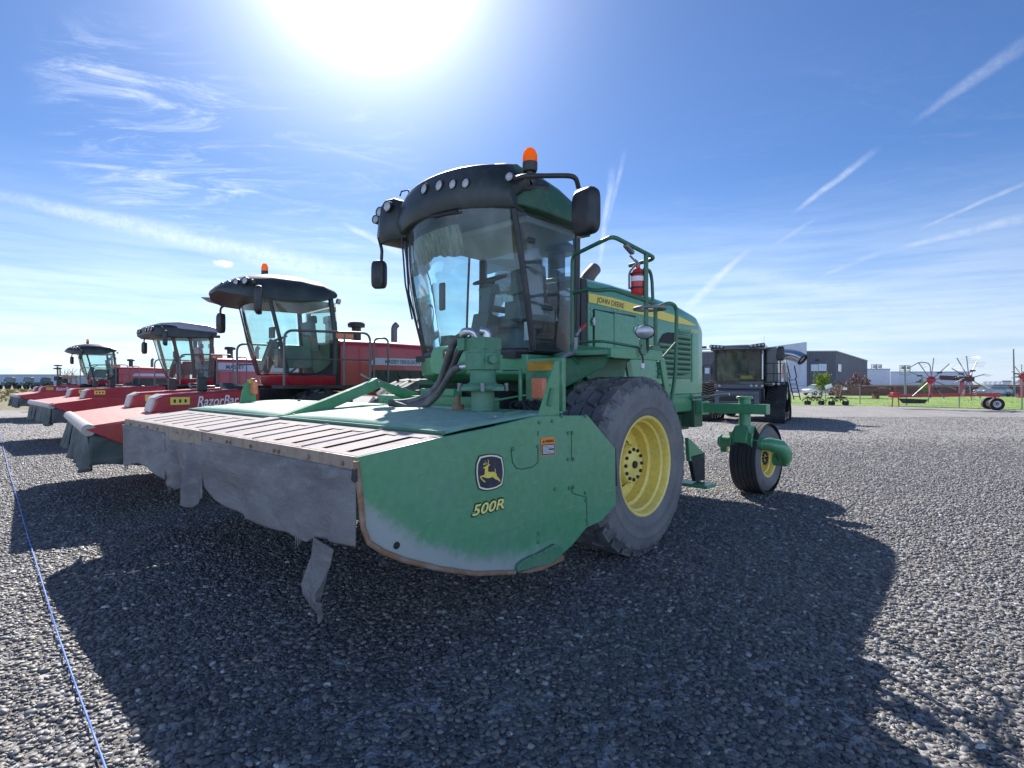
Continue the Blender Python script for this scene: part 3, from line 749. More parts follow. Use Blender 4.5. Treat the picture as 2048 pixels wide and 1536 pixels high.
def lamp(parent, c, d, r, name='work_light', mr=None):
    d = Vector(d).normalized(); lm = MB()
    lm.lathe([(-.05,r*1.12),(.006,r*1.12),(.008,r),(-.004,r*.96)], c, d, 20); lm.mi = 1
    lm.lathe([(-.004,r*.98),(.006,r*.7),(.010,0)], c, d, 20)
    return lm.build(name, [mr or M['black'], M['lens']], parent, smooth=40)
for u, v, r in ((849,378,.058), (879,371,.058), (906,369,.052), (932,367,.052)):
    c = P(u, v, y=-1.06)
    for _ in range(4): c = P(u, v, y=vface(c.x)+.012)
    lamp(roof, c+V(0,-.012,0), (.25*c.x,-1,.06), r)
for u, v, r in ((775,413,.060), (760.5,424,.056), (752,439,.05)):
    c = P(u, v, y=-1.02 if u > 765 else (-.975 if u > 755 else -.90)); lamp(roof, c+V(0,-.01,0), (.22,-1,.0), r)
lamp(roof, P(1018,353, y=-.86), (.3,-1,0), .045)
mi = MB(); b0 = P(1048,352, x=1.20); b1 = P(1142,351, x=1.55); b2 = P(1157,376, x=1.55)
mi.tube([P(1030,357,x=1.0), b0, b1+V(.0,0,.0), V(b1.x+.02,b1.y+.06,b1.z-.02), b2], .024, 10, fil=.09); mi.build('mirror_arm', M['black'], roof, smooth=50)
def mirror(parent, c, w, h, d, yawd=0, name='mirror'):
    m_ = MB(); sec = []
    for (k, y) in ((.80,-.5), (.97,-.25), (1.0,.1), (.96,.5)):
        sec.append([V(w/2*k*math.copysign(abs(math.cos(a))**.45, math.cos(a)), y*d, h/2*k*math.copysign(abs(math.sin(a))**.45, math.sin(a))) for a in [2*math.pi*i/28 for i in range(28)]])
    m_.loft(sec); mm = Matrix.Rotation(R(yawd), 3, 'Z')
    m_.v = [tuple(Vector(c)+mm@Vector(q)) for q in m_.v]
    return m_.build(name, M['black'], parent, smooth=45)
mirror(roof, P(1170,423, x=1.55), .31, .46, .12, -8)
t0 = P(757,474, x=-1.20)
ma = MB(); ma.tube([t0, P(764,500, x=-1.22), P(763,520, x=-1.22)], .02, 8, fil=.04); ma.build('mirror_arm', M['black'], roof, smooth=50)
mirror(roof, P(757.5,549, x=-1.24), .19, .36, .10, 30)
rl = MB(); rl.tube([P(800,392,x=-.80), P(803,383,x=-.80), P(816,380,x=-.75), P(819,388,x=-.75)], .01, 6); rl.build('roof_rail', M['black'], roof)
def beacon(parent, c, h, r, amb_frac=.55):
    b_ = MB(); b_.lathe([(0,r*.35),(.0,r*.5),(h*.10,r*.5),(h*.12,r*.9),(h*.2,r),(h*(1-amb_frac),r)], c, (0,0,1), 20)
    o = b_.build('beacon', M['black'], parent, smooth=40)
    d_ = MB(); d_.lathe([(h*(1-amb_frac),r*.98),(h*(1-amb_frac*.5),r*.97),(h*(1-amb_frac*.2),r*.75),(h*.97,r*.45),(h,0)], c, (0,0,1), 20)
    d_.build('lens', M['amber'], o, smooth=60); return o
bb = P(1060,350, x=1.15); beacon(roof, bb, .265, .074)

# ---- engine hood
hm_ = MB(); secs = []
for (y, w_, zb, zt, sh_) in ((.66,.80,1.9,3.06,2.80), (1.2,.80,1.55,3.06,2.80), (2.2,.80,1.52,3.02,2.79), (3.1,.80,1.52,2.96,2.74), (3.65,.80,1.52,2.86,2.66), (3.88,.78,1.54,2.72,2.52), (4.02,.72,1.57,2.48,2.30), (4.08,.62,1.62,2.22,2.05)):
    r_ = [V(-w_,y,zb), V(w_,y,zb), V(w_,y,(zb+sh_)/2), V(w_,y,sh_)]
    for k in range(1, 12):
        a = math.pi*k/12; r_.append(V(w_*math.copysign(abs(math.cos(a))**.55, math.cos(a)), y, sh_+(zt-sh_)*math.sin(a)**.75))
    r_ += [V(-w_,y,sh_), V(-w_,y,(zb+sh_)/2)]
    secs.append(r_)
hm_.loft(secs); hood = hm_.build('engine_hood', M['hood_green'], root, smooth=50, bevel=.02)
X = .804
rs = MB(); rs.span((-.78,.52,1.95), (.79,.64,2.96)); rs.build('radiator_frame', M['black'], hood, bevel=.01)
sp_ = MB(); sp_.prism([P(u,v,x=X) for u, v in ((1177,586.5),(1222,595),(1310,618.5),(1360,634),(1392,650),(1384,651.5),(1340,644),(1290,631),(1177,604))], (.004,0,0))
sp_.build('side_stripe', M['decal_yellow'], hood, smooth=0)
lettering('lettering', 'JOHN DEERE', M['decal_black'], hood, P(1192.5,607,x=X), P(1247,620.5,x=X), P(1193.5,593,x=X), bold=.012, lift=(.006,0,0))
lettering('lettering', 'W260', M['decal_cream'], hood, P(1382,665,x=X), P(1395,667,x=X), P(1382,657.5,x=X), bold=.02, lift=(.003,0,0))
dr = MB()
for (u0, u1) in ((1188,1225.5), (1227,1269)):
    a = P(u0,(621 if u0 < 1200 else 629),x=X); b = P(u1,(628 if u0 < 1200 else 637),x=X)
    dr.prism([V(X-.01,a.y,2.06), V(X-.01,b.y,2.06), V(X-.01,b.y,2.585), V(X-.01,a.y,2.60)], (.028,0,0))
dr.build('hood_door', M['hood_green'], hood, bevel=.006)
dk = MB(); ya = P(1186.5,640,x=X).y; yb = P(1270.5,640,x=X).y; dk.span((X-.01,ya,2.05), (X+.006,yb,2.61)); dk.build('door_gap', M['dark'], hood)
la = MB()
for u, v in ((1187,643), (1270,660)): la.box(P(u,v,x=X+.02), (.03,.03,.10)); la.box(P(u,v,x=X+.025), (.03,.07,.02))
for u, v in ((1181,618), (1181,628), (1227,622), (1277,640), (1277,650)): la.cyl(P(u,v,x=X-.01), P(u,v,x=X-.01)+V(.022,0,0), .013, 8)
la.build('latch', M['steel'], hood, bevel=.004)
lv = MB(); lo2 = [(1316,756),(1316,700),(1319,680),(1326,668),(1336,664.5),(1352,666),(1380,671.5),(1380,748)]
vb = MB(); vb.prism([P(u,v,x=X) for u, v in lo2], (.006,0,0)); vb.build('vent_opening', M['slot'], hood, smooth=0)
for k in range(11):
    z = P(1340,750,x=X).z+k*.078
    y0_ = P(1315.5,700,x=X).y; y1_ = P(1379,700,x=X).y
    if k > 6: y0_ += (.52 if k < 9 else .62)
    if k == 10: continue
    lv.prism([V(X+.004,y0_,z), V(X+.03,y0_,z-.018), V(X+.03,y0_,z-.03), V(X+.004,y0_,z-.055)], (0,y1_-y0_,0))
lv.build('vent_slat', M['green'], hood, smooth=0)
pn = MB(); ya = P(1361,700,x=X).y; yb = P(1372,700,x=X).y; pn.span((X-.01,P(1383,700,x=X).y,1.72), (X+.012,P(1386,700,x=X).y,2.48)); pn.build('rear_trim', M['green'], hood, bevel=.006)
lb = MB(); lb.span((-.78,1.0,1.25), (.80,3.85,1.53)); lb.build('lower_skirt', M['green'], hood, bevel=.03)
wt = MB(); wt.span((.55,3.55,1.02), (.72,3.82,1.2)); wt.build('weight_bracket', M['grey'], root)
# exhaust and intake
ex = MB(); ex.tube([P(1167,600,x=.25), P(1170,570,x=.25), P(1176,553,x=.25), P(1190,537.5,x=.25)], [.105,.105,.10,.09], 14, fil=.12); ex.build('exhaust_pipe', paint('brown_exhaust', (.14,.10,.085), .6, amt=.4, top=.1), root, smooth=50)
it = MB(); c0 = P(1113,560,x=.15); c1 = P(1113,508,x=.15); it.cyl(V(c0.x,c0.y,2.7), V(c0.x,c0.y,c1.z), .115, 18)
it.lathe([(-.06,.0),(-.06,.22),(.0,.24),(.05,.22),(.13,.12),(.15,0)], V(c0.x,c0.y,c1.z+.05), (0,0,1), 20); it.build('air_intake', M['roof_black'], root, smooth=40)

# ---- platform, rails, ladder
pf = MB()
pf.prism([V(1.9,-.50,1.965), V(1.9,.38,1.965), V(1.5,.62,1.965), V(.82,.80,1.965), V(.82,-.10,1.965), V(1.45,-.62,1.965)], (0,0,.05))
pf.build('platform', M['green_dull'], root, bevel=.008)
pe = MB(); pe.span((1.895,-.52,1.93), (1.925,.39,2.035)); pe.prism([V(1.915,-.51,1.935), V(1.895,-.54,1.935), V(1.05,-.06,2.03), V(1.05,-.03,2.03)], (0,0,.09))
pe.build('platform_kick_board', M['green'], root, bevel=.008)
ug = MB(); ug.prism([V(1.4,-.5,1.96), V(1.4,.5,1.96), V(1.4,.4,1.62), V(1.4,-.15,1.66)], (.03,0,0)); ug.prism([V(1.05,-.42,1.95), V(1.80,-.42,1.96), V(1.70,-.36,1.86), V(1.05,-.36,1.58)], (0,.02,0)); ug.span((.82,-.30,1.45), (1.35,.2,1.95))
ug.build('platform_bracket', M['green_dull'], root, bevel=.006)
Xr = 1.86
k0 = V(1.08,-.05,2.05); k1 = V(1.08,-.05,P(1146,512,x=1.08).z)
hr_ = MB(); rr_ = .021
kz = P(1225,472,x=Xr); ke = P(1312,517,x=Xr)
hr_.tube([k0, k1, kz, ke, V(ke.x-.32,ke.y+.0,ke.z-.03)], rr_, 10, fil=.10)
pt_ = P(1292,506,x=Xr); pb_ = P(1291,715,x=Xr); hr_.tube([V(Xr,pt_.y,1.99), V(Xr,pt_.y,P(1292,508,x=Xr).z)], .024, 10)
mk1 = P(1225,578,x=Xr)
hr_.tube([P(1146,586,x=1.08), P(1180,578,x=1.45), V(1.62,-.40,mk1.z+.02), mk1, P(1309,607,x=Xr)], rr_, 10, fil=.10)
hr_.tube([P(1291,538,x=Xr)+V(-.02,0,0), P(1300,540,x=Xr), P(1304,560,x=Xr), P(1306,606,x=Xr)], .017, 8, fil=.05)
lr = P(1311,610,x=Xr)
hr_.tube([V(Xr,lr.y,P(1311,606,x=Xr).z), V(Xr,lr.y,1.95)], .022, 8)
hr_.tube([P(1311,616,x=Xr), P(1338,605,x=Xr), P(1353,612,x=Xr), P(1353,640,x=Xr), P(1351,745,x=Xr), P(1342,806,x=Xr)], rr_, 10, fil=.09)
hr_.tube([P(1314,727,x=Xr), P(1352,684,x=Xr)+V(0,0,0)], .012, 6)
hr_.tube([V(1.1,-.03,2.14), V(1.75,-.46,2.10), P(1290,697,x=Xr+.03)], .014, 8, fil=.1)
hr_.build('handrail', M['green_rail'], root, smooth=50)
gb = MB(); gp = P(1258,492,x=Xr); gb.bar(gp+V(0,-.07,-.0), gp+V(-.02,.10,-.05), .05, .04); gb.build('gate_latch', M['grey'], root, bevel=.01)
gr_ = MB(); rc = P(1300,617,x=Xr-.02); gr_.tube([rc+V(.16*math.cos(a),.16*math.sin(a),0) for a in [2*math.pi*k/20 for k in range(20)]], .017, 8, closed=True); gr_.build('guard_ring', M['grey'], root, smooth=50)
hl_ = MB(); hc = P(1290,664,x=1.93)
for d0 in (0,):
    dd = V(.25,-1,-.05).normalized(); hl_.lathe([(-.12,.03),(-.10,.07),(-.02,.098),(.0,.10),(.008,.09)], hc, dd, 24); hl_.mi = 1; hl_.lathe([(.006,.092),(.018,.05),(.02,0)], hc, dd, 24); hl_.mi = 0
hl_.v = [(q[0], q[1], hc.z+(q[2]-hc.z)*.72) for q in hl_.v]
hl_.tube([hc-dd*.08, hc+V(0,.06,-.16), hc+V(-.03,.06,-.24)], .014, 6); hl_.build('headlight', [M['black'], M['lamp_rim']], root, smooth=40)
jb = MB(); jb.box(P(1285,694,x=1.92), (.03,.10,.16)); jb.build('lamp_bracket', M['green_dull'], root, bevel=.008)
cbl = MB(); cbl.tube([P(1283,690,x=1.93), P(1277,701,x=1.94), P(1286,712,x=1.95), P(1286,728,x=1.95)], .009, 6, fil=.04); cbl.mi = 1; cbl.tube([P(1285.5,727,x=1.95), P(1284.5,737,x=1.95)], .018, 6); cbl.build('plug_cable', [M['black'], M['decal_white']], root, smooth=40)
ex2 = MB(); p0 = P(1304,700,x=1.84); ex2.box(p0+V(0,.02,0), (.10,.16,.09)); ex2.build('step_light', M['green_dull'], root, bevel=.02)
# ladder and foot below the platform
ld = MB()
for xx in (1.42, 1.84): ld.bar(V(xx,.52,1.95), V(xx+.0,.86,.98), .03, .10, (0,1,0))
for k in range(3): ld.span((1.42,.58+.11*k,1.66-.28*k), (1.84,.74+.11*k,1.69-.28*k))
ld.prism([P(1369,875,x=1.70), P(1376,880,x=1.70), P(1402,907,x=1.70), P(1402,917,x=1.70), P(1372,922,x=1.70)], (.05,0,0)); ld.build('ladder', M['green'], root, bevel=.006)
ru = MB(); ru.prism([P(u,v,x=1.70) for u, v in ((1374,912),(1402,905),(1402,960),(1384,962))], (.05,0,0)); ru.build('rubber_strap', M['rubber'], root)
fs_ = MB(); a = P(1388,968,x=1.72); fs_.box(a, (.45,.26,.04)); fs_.build('foot_step', M['green'], root, bevel=.008)

# ---- rear axle and caster wheels
ra = MB(); ra.span((-1.95,3.56,1.235), (1.90,3.72,1.385)); ra.span((-.75,3.50,1.20), (.95,3.78,1.41))
ra.build('rear_axle', M['green'], root, bevel=.008)
cyl_ = MB(); cyl_.tube([V(.25,3.42,1.44), V(.85,3.42,1.47)], .045, 10); cyl_.mi = 1; cyl_.tube([V(.85,3.42,1.47), V(1.40,3.45,1.53)], .022, 8); cyl_.build('damper_cylinder', [M['green'], M['steel']], root, smooth=40)
def caster(sx):
    yk = 3.66; kx = 1.55*sx
    c_ = empty('caster', (kx,yk,0), R(-3), root)
    k = MB(); k.cyl((0,0,1.02), (0,0,1.47), .085, 20); k.cyl((0,0,1.46), (0,0,1.50), .12, 20)
    k.loft([[V(a*.13,-.13,z), V(a*.13,.13,z), V(-a*.13,.13,z), V(-a*.13,-.13,z)] for a, z in ((.7,1.06), (1.1,.95), (1.25,.80))])
    k.cyl((-.36,-.02,.80), (.30,-.02,.80), .088, 18); k.cyl((-.38,-.02,.80), (-.34,-.02,.80), .10, 18); k.box((-.31,-.02,.70), (.10,.08,.14))
    for xx in (-.12, .12): k.lathe([(-.025,.115),(.025,.115)], (xx,-.02,.80), (1,0,0), 18)
    for xx in (-.16, .16):
        k.tube([(xx,-.13,.92), (xx,-.15,.80), (xx,-.10,.69), (xx,.02,.67), (xx,.11,.72), (xx,.12,.82), (xx,.08,.92)], .016, 6, fil=.05); k.cyl((xx,-.13,.91), (xx,-.13,.96), .022, 8)
    k.box((0,-.14,.90), (.20,.04,.20), rx=R(-12)); k.box((0,-.02,.71), (.26,.22,.05))
    k.build('knuckle', M['green'], c_, smooth=40, bevel=.01)
    ar = MB(); xo = .40 if sx > 0 else .40
    pts = [V(.22,-.02,.80), V(.36,.0,.80), V(.47,.10,.76), V(.49,.24,.66), V(.46,.34,.56)]
    ar.tube(pts, [.085,.10,.11,.11,.10], 14); ar.cyl((.50,.36,.545), (.30,.36,.545), .10, 18); ar.build('caster_arm', M['green'], c_, smooth=50)
    big_wheel(c_, .235, .36, .545, .545, .40, .27, 1, M['yellow'], M['tyre'], M['rib_rubber'], 'rib', .08, 26)
    return c_
caster(1); caster(-1)

# ------------------------------------------------------------------ mower header (a part of the windrower)
XP = 2.095; XF = -2.705
out_ = [(717.7,914.7),(878,876),(980,855),(1073.7,831.7),(1175.6,830.6),(1230.8,896),(1232,1011),(1204,1042),(1173,1056),(1144,1092),(1119,1114),(1071,1135.6),(1028,1144),(949,1147),(878,1137),(807,1120),(765,1103),(736.6,1084.6),(725,1055),(717,970),(711,922)]
pan = [P(u,v,x=XP) for u, v in out_]
YF = pan[0].y; ZF = pan[0].z
zs = lambda y: ZF+(P(900,870,x=XP).z-ZF)*(y-YF)/(P(900,870,x=XP).y-YF)
YS = P(898,870.5,x=XP).y; ZS = P(898,870.5,x=XP).z; YR = P(1074,832,x=XP).y; ZR = P(1074,832,x=XP).z
hdr = empty('mower_header', (0,0,0), 0, root)
def panel_extra(t, co, c):
    s = t.n('ShaderNodeSeparateXYZ', inp={0: co}); y, z = s.outputs[1], s.outputs[2]
    n1 = t.noise(co, 5, 6, .65); n2 = t.noise(co, 16, 6, .7); n3 = t.noise(t.scale(co, (1,1.2,14)), 3.2, 4, .7)
    # the scuffed band follows the curved lower edge: height over an arc fitted to that edge
    yc = t.math('ADD', y, 1.9); cur = t.math('ADD', .485, t.math('MULTIPLY', t.math('MULTIPLY', yc, yc), .30))
    hgt = t.math('ADD', t.math('SUBTRACT', z, cur), t.math('ADD', t.math('MULTIPLY', t.math('SUBTRACT', n1, .5), .12), t.math('MULTIPLY', t.math('SUBTRACT', n2, .5), .16)))
    f = t.math('MULTIPLY', t.step(hgt, -.07, .06, 1, 0), t.step(y, -1.45, -2.0, 0, 1))
    c = t.mix(t.math('MULTIPLY', f, .88), c, (.36,.37,.38,1))
    sc = t.math('MULTIPLY', t.step(n3, .60, .66), t.step(n1, .46, .56))
    c = t.mix(t.math('MULTIPLY', sc, .55), c, (.26,.33,.28,1))
    haze = t.step(t.noise(co, 1.6, 4, .6), .40, .70)
    return t.mix(t.math('MULTIPLY', haze, .28), c, (.13,.30,.23,1))
M['panel_green'] = paint('scuffed_panel_paint', (.080,.285,.14), .33, dent=.12, dust=(.14,.22,.17), amt=.25, top=.3, scale=2, coat=.3, extra=panel_extra)
ep = MB(); ep.prism(pan, (-.03,0,0)); endp = ep.build('end_panel', M['panel_green'], hdr, bevel=.006)
epf = MB(); epf.prism([V(XF,q.y,q.z) for q in pan], (.03,0,0)); epf.build('end_panel', M['green'], hdr, bevel=.006)
lip = MB(); lp = [P(u,v,x=XP) for u, v in out_[11:]]+[pan[0]]
lip.tube([q+V(.006,0,0) for q in lp[1:-1]], .017, 8); lip.build('edge_lip', M['rust'], endp, smooth=50)
# decals and hardware of the near end panel
XD = XP+.002
emb_o = [(985,400),(1025,390),(1065,385.5),(1105,390),(1140,404),(1150,450),(1156,510),(1150,560),(1142,598),(1110,618),(1075,630),(1035,636),(1005,632),(980,622),(966,570),(960,510),(964,450),(974,425)]
Zc = lambda q: P(680+q[0]/3.531, 800+q[1]/3.531, x=XD)
eo = [Zc(q) for q in emb_o]; ec = sum(eo, V(0,0,0))/len(eo)
em = MB(); em.prism([ec+(q-ec)*1.06 for q in eo], (.002,0,0)); em.mi = 1; em.prism([ec+(q-ec)*.99+V(.002,0,0) for q in eo], (.002,0,0)); em.mi = 2; em.prism([ec+(q-ec)*.90+V(.004,0,0) for q in eo], (.002,0,0)); em.mi = 3
Z4 = lambda q: P(930+q[0]/10.24, 890+q[1]/10.24, x=XD+.006)
deer = [(375,460),(400,445),(440,420),(470,400),(478,400),(515,395),(505,415),(475,430),(470,470),(468,520),(480,550),(540,553),(590,545),(618,555),(640,590),(655,640),(690,680),(712,715),(722,760),(700,745),(670,715),(620,700),(590,672),(560,655),(520,668),(470,680),(420,672),(385,660),(350,650),(330,665),(360,705),(405,738),(420,765),(395,760),(345,720),(310,675),(306,650),(330,632),(385,618),(400,590),(405,540),(410,485),(385,482)]
em.prism([Z4(q) for q in deer], (.002,0,0))
for pl4 in ([(605,485),(615,482),(632,545),(622,555)], [(474,402),(484,370),(482,320),(465,295),(470,330),(472,365),(464,398)], [(468,380),(440,372),(420,345),(402,318),(418,355),(430,380)], [(440,385),(400,382),(372,358),(385,388),(365,408),(400,398),(440,396)]):
    em.prism([Z4(q) for q in pl4], (.002,0,0))
em.build('deer_emblem', [M['decal_black'], M['decal_ivory'], M['decal_navy'], M['decal_yellow']], hdr, smooth=0)
TX = P(944,1033,x=XD), P(1008,1016.5,x=XD), P(944.5,1011,x=XD)
sl_ = (.35)
lettering('lettering', '500R', M['decal_black'], hdr, TX[0]+V(0,-.010,-.010), TX[1]+V(0,.008,-.008), TX[2]+V(0,-.010,.010), shear=.22, bold=.05, lift=(.001,0,0))
lettering('lettering', '500R', M['decal_cream'], hdr, *TX, shear=.22, bold=.016, lift=(.003,0,0))
wl = MB(); wq = [P(u,v,x=XD) for u, v in ((1081,876),(1109,873.5),(1110.5,909),(1082.5,912))]
wl.prism(wq, (.002,0,0)); wl.mi = 1; lerp = lambda a, b, k: a+(b-a)*k
qq = lambda s, t_: lerp(lerp(wq[0], wq[1], s), lerp(wq[3], wq[2], s), t_)+V(.002,0,0)
wl.prism([qq(.05,.38), qq(.95,.38), qq(.95,.96), qq(.05,.96)], (.001,0,0)); wl.mi = 2
for k in range(7): wl.prism([qq(.10,.44+.07*k)+V(.0015,0,0), qq(.9 if k not in (3,) else .5,.44+.07*k)+V(.0015,0,0), qq(.9 if k != 3 else .5,.475+.07*k)+V(.0015,0,0), qq(.10,.475+.07*k)+V(.0015,0,0)], (.001,0,0))
wl.mi = 3; wl.prism([qq(.12,.30), qq(.19,.12), qq(.26,.30)], (.001,0,0))
wl.build('warning_decal', [M['decal_orange'], M['decal_navy'], M['decal_white'], M['decal_black']], hdr, smooth=0)
lettering('lettering', 'WARNING', M['decal_black'], hdr, qq(.30,.29), qq(.92,.29), qq(.30,.13), bold=.02, lift=(.002,0,0))
sk = MB(); sk.prism([P(u,v,x=XP) for u, v in ((1029,1142),(1031,1128),(1042,1118),(1070,1106),(1104,1087),(1114,1090),(1118,1098),(1118,1115),(1095,1126),(1060,1134))], (.035,0,0)); sk.mi = 1
sk.prism([P(u,v,x=XP) for u, v in ((1029,1143),(1060,1133),(1095,1124),(1119,1108),(1119,1118),(1075,1138),(1045,1144))], (.05,0,0)); sk.build('skid_plate', [M['green_dull'], M['rust']], hdr, bevel=.006)
bt = MB()
for u, v in ((1078,845),(1104,842),(1025,898),(1075,893),(1136,866),(1144,865.5),(1136,919),(1146,918.5),(1110,978),(1138,976),(1146,974),(1170,986),(1171,1001),(1076,1067),(1076,1084),(1173,1040),(1060,1110),(1083,1101),(1105,1094),(1170,832),(1123,832)):
    q = P(u,v,x=XP); bt.lathe([(-.002,.014),(.010,.014),(.014,.008),(.014,0)], q+(V(.03,0,0) if v > 1090 else V(0,0,0)), (1,0,0), 8)
q = P(793,1091,x=XP); bt.mi = 1; bt.lathe([(0,.022),(.004,.022),(.005,0)], q, (1,0,0), 10)
bt.build('bolts', [M['green_dull'], M['slot']], hdr, smooth=30)
sm2 = MB()
for path in ([(1022,900),(1025,925),(1032,936),(1045,938),(1066,934),(1076,924),(1076,893)], [(1143,868),(1143,920)], [(1143,975),(1144,985),(1150,988),(1173,994),(1174,1052)], [(1076,872),(1076,862)]):
    sm2.tube([P(u,v,x=XP+.001) for u, v in path], .0045, 5)
sm2.build('panel_seam', M['green_dark'], hdr)
# black rear edge flap behind the panel
bf = MB(); bf.prism([P(u,v,x=XP-.06) for u, v in ((1176,830),(1232,897),(1235,972),(1228,972),(1225,905))], (-.01,0,0)); bf.build('edge_flap', M['rubber'], hdr)

# deck with raised slats
dm = MB(); xs = sorted(set([XF+.03, XP-.03]))
slots = []
def xat(u, v): return P(u, v, z=ZF+.02).x
front_u = [(257,838),(271,841),(287,844),(303,847),(323,851),(341,855),(420,863.5),(448,869.5),(502,880),(536,886),(604,895.5),(655,903)]
for u, v in front_u: slots.append(xat(u, v))
slots = sorted(slots)
W_ = .062
xb = [XF+.03]
for s in slots: xb += [s-W_/2, s+W_/2]
xb.append(XP-.03); y0s, y1s = YF+.06, YS-.10
yb_ = [YF+.012, y0s, y1s, YS]
for i in range(len(xb)-1):
    for j in range(3):
        x0, x1, ya, yb = xb[i], xb[i+1], yb_[j], yb_[j+1]
        q = [V(x0,ya,zs(ya)), V(x1,ya,zs(ya)), V(x1,yb,zs(yb)), V(x0,yb,zs(yb))]
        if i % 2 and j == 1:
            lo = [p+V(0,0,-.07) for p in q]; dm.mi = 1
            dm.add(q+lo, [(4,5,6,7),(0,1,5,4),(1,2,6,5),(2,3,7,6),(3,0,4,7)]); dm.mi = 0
        else:
            dm.mi = 0; dm.add(q, [(0,1,2,3)])
dk_ = dm.build('slotted_deck', [M['slat'], M['slot']], hdr, smooth=0)
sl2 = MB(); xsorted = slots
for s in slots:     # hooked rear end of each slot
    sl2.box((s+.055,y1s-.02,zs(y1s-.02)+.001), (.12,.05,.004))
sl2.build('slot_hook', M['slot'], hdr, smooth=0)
for k in (3, 7, 9): pass
ri = MB()
for s0, s1 in ((7,8),(9,10)):
    xm = (slots[s0]+slots[s1])/2; ri.bar(V(xm,YF+.02,zs(YF+.02)+.004), V(xm,YS-.02,zs(YS-.02)+.004), .012, .008)
xm = (slots[5]*.5+slots[6]*.5); ri.bar(V(xm,YF+.01,zs(YF)+.006), V(xm,YS,zs(YS)+.01), .20, .012); ri.build('deck_seam', M['slat'], hdr)
# green rear covers
cv = MB()
XM = P(548,838,z=ZS).x
for (x0, x1) in ((XF+.03, XM-.01), (XM+.01, XP-.03)):
    def f(u, v):
        y = YS+(YR+.35-YS)*v; z = ZS+(ZR-ZS)*min(1, v*1.25)**.85+.012
        return V(x0+(x1-x0)*u, y, z+.025*math.sin(math.pi*u)*math.sin(math.pi*min(1,v+.15)))
    cv.grid(f, 24, 8)
cov = cv.build('deck_cover', M['cover_green'], hdr, smooth=60, solid=.012)
sm3 = MB(); sm3.tube([V(XM+.02,YS-.01,ZS+.012), V(XP-.04,YS-.01,ZS+.012)], .013, 6); sm3.tube([V(XF+.05,YS-.01,ZS+.012), V(XM-.02,YS-.01,ZS+.012)], .013, 6); sm3.build('cover_hinge', M['green_dull'], hdr, smooth=40)
cb = MB()
for k in range(9):
    x = XF+.4+k*.52
    for (dy, dz) in ((.12,.0), (.55,.06)): cb.lathe([(0,.014),(.012,.012),(.014,0)], (x+(.1 if dy > .3 else 0),YS+dy,ZS+.028+dz*.9), (0,0,1), 8)
cb.build('cover_bolts', M['grey'], hdr, smooth=30)
fr_ = MB(); fr_.span((XF+.05,YR+.15,.75), (XP-.05,YR+.75,ZR-.06)); fr_.span((XF+.05,YS+.1,.62), (XP-.05,YR+.2,.80)); fr_.span((XF+.04,YF+.02,1.18), (XP-.04,YF+.05,1.30))
fr_.build('header_frame', M['green_dark'], hdr, bevel=.02)
# front strip that clamps the curtains
zb = lambda x: ZF
fb = MB(); xa = P(335,853,y=YF).x; xc = P(407,869,y=YF).x
fb.span((XF,YF-.012,ZF-.075), (xa,YF+.012,ZF)); fb.span((xa+.002,YF-.018,ZF-.125), (xc,YF+.010,ZF+.002)); fb.span((xc+.012,YF-.012,ZF-.08), (XP-.002,YF+.012,ZF))
fb.build('clamp_strip', M['strip'], hdr, bevel=.005)
bo2 = MB()
for u in (265,283,298,318,360,385,425,458,465,506,553,562,622,690): 
    x = P(u, 838+(u-246)*.161+6, y=YF).x; bo2.lathe([(0,.013),(.010,.012),(.014,.005),(.014,0)], (x,YF-.014,ZF-.045), (0,-1,0), 8)
bo2.build('strip_bolts', M['rust'], hdr, smooth=30)
# curtains
def curtain(name, uv_bot, xL, xR, ztop, mat, seed, amp=.03, nu=60, nv=26, folds=(), y0=YF-.004, tuck=.0):
    bx = [P(u,v,y=y0) for u, v in uv_bot]; rd = random.Random(seed); ph = [rd.uniform(0,6.28) for _ in range(8)]
    def bz(x):
        for a, b in zip(bx, bx[1:]):
            if (a.x-x)*(b.x-x) <= 0 and a.x != b.x: return a.z+(b.z-a.z)*(x-a.x)/(b.x-a.x)
        return bx[0].z if abs(x-bx[0].x) < abs(x-bx[-1].x) else bx[-1].z
    def f(u, v):
        x = xL+(xR-xL)*u; z = ztop+(bz(x)-ztop)*v
        d = amp*v**.8*(math.sin(2.1*x+ph[0])+.45*math.sin(4.3*x+3.5*v+ph[1])+.12*math.sin(9*x-7*v+ph[2])+.12*math.sin(5*x+11*v+ph[3]))
        for fo_ in folds:
            fx, wd, dp = fo_[:3]; sl_v = fo_[3] if len(fo_) > 3 else .05; d += dp*math.exp(-((x-fx-sl_v*v)/wd)**2)*v**.6
        d *= min(1, (1-u)*7+.05)
        return V(x, y0-.012+d+tuck*v*v, z)
    m_ = MB(); m_.grid(f, nu, nv); return m_.build(name, mat, hdr, smooth=80, solid=.006)
c1 = curtain('front_curtain', ((246,928),(252,932),(275,926),(300,933),(320,948),(336,961)), P(248,848,y=YF).x, xa, ZF-.07, M['curtain'], 4, .02, 30, 20)
c2 = curtain('front_curtain', ((334,972),(345,980),(365,974),(383,966),(388,1000),(394,1015),(402,998),(412,995)), xa-.03, xc+.02, ZF-.115, M['curtain'], 9, .03, 44, 24, folds=((P(387,900,y=YF).x,.05,-.13),(P(350,900,y=YF).x,.06,.10)))
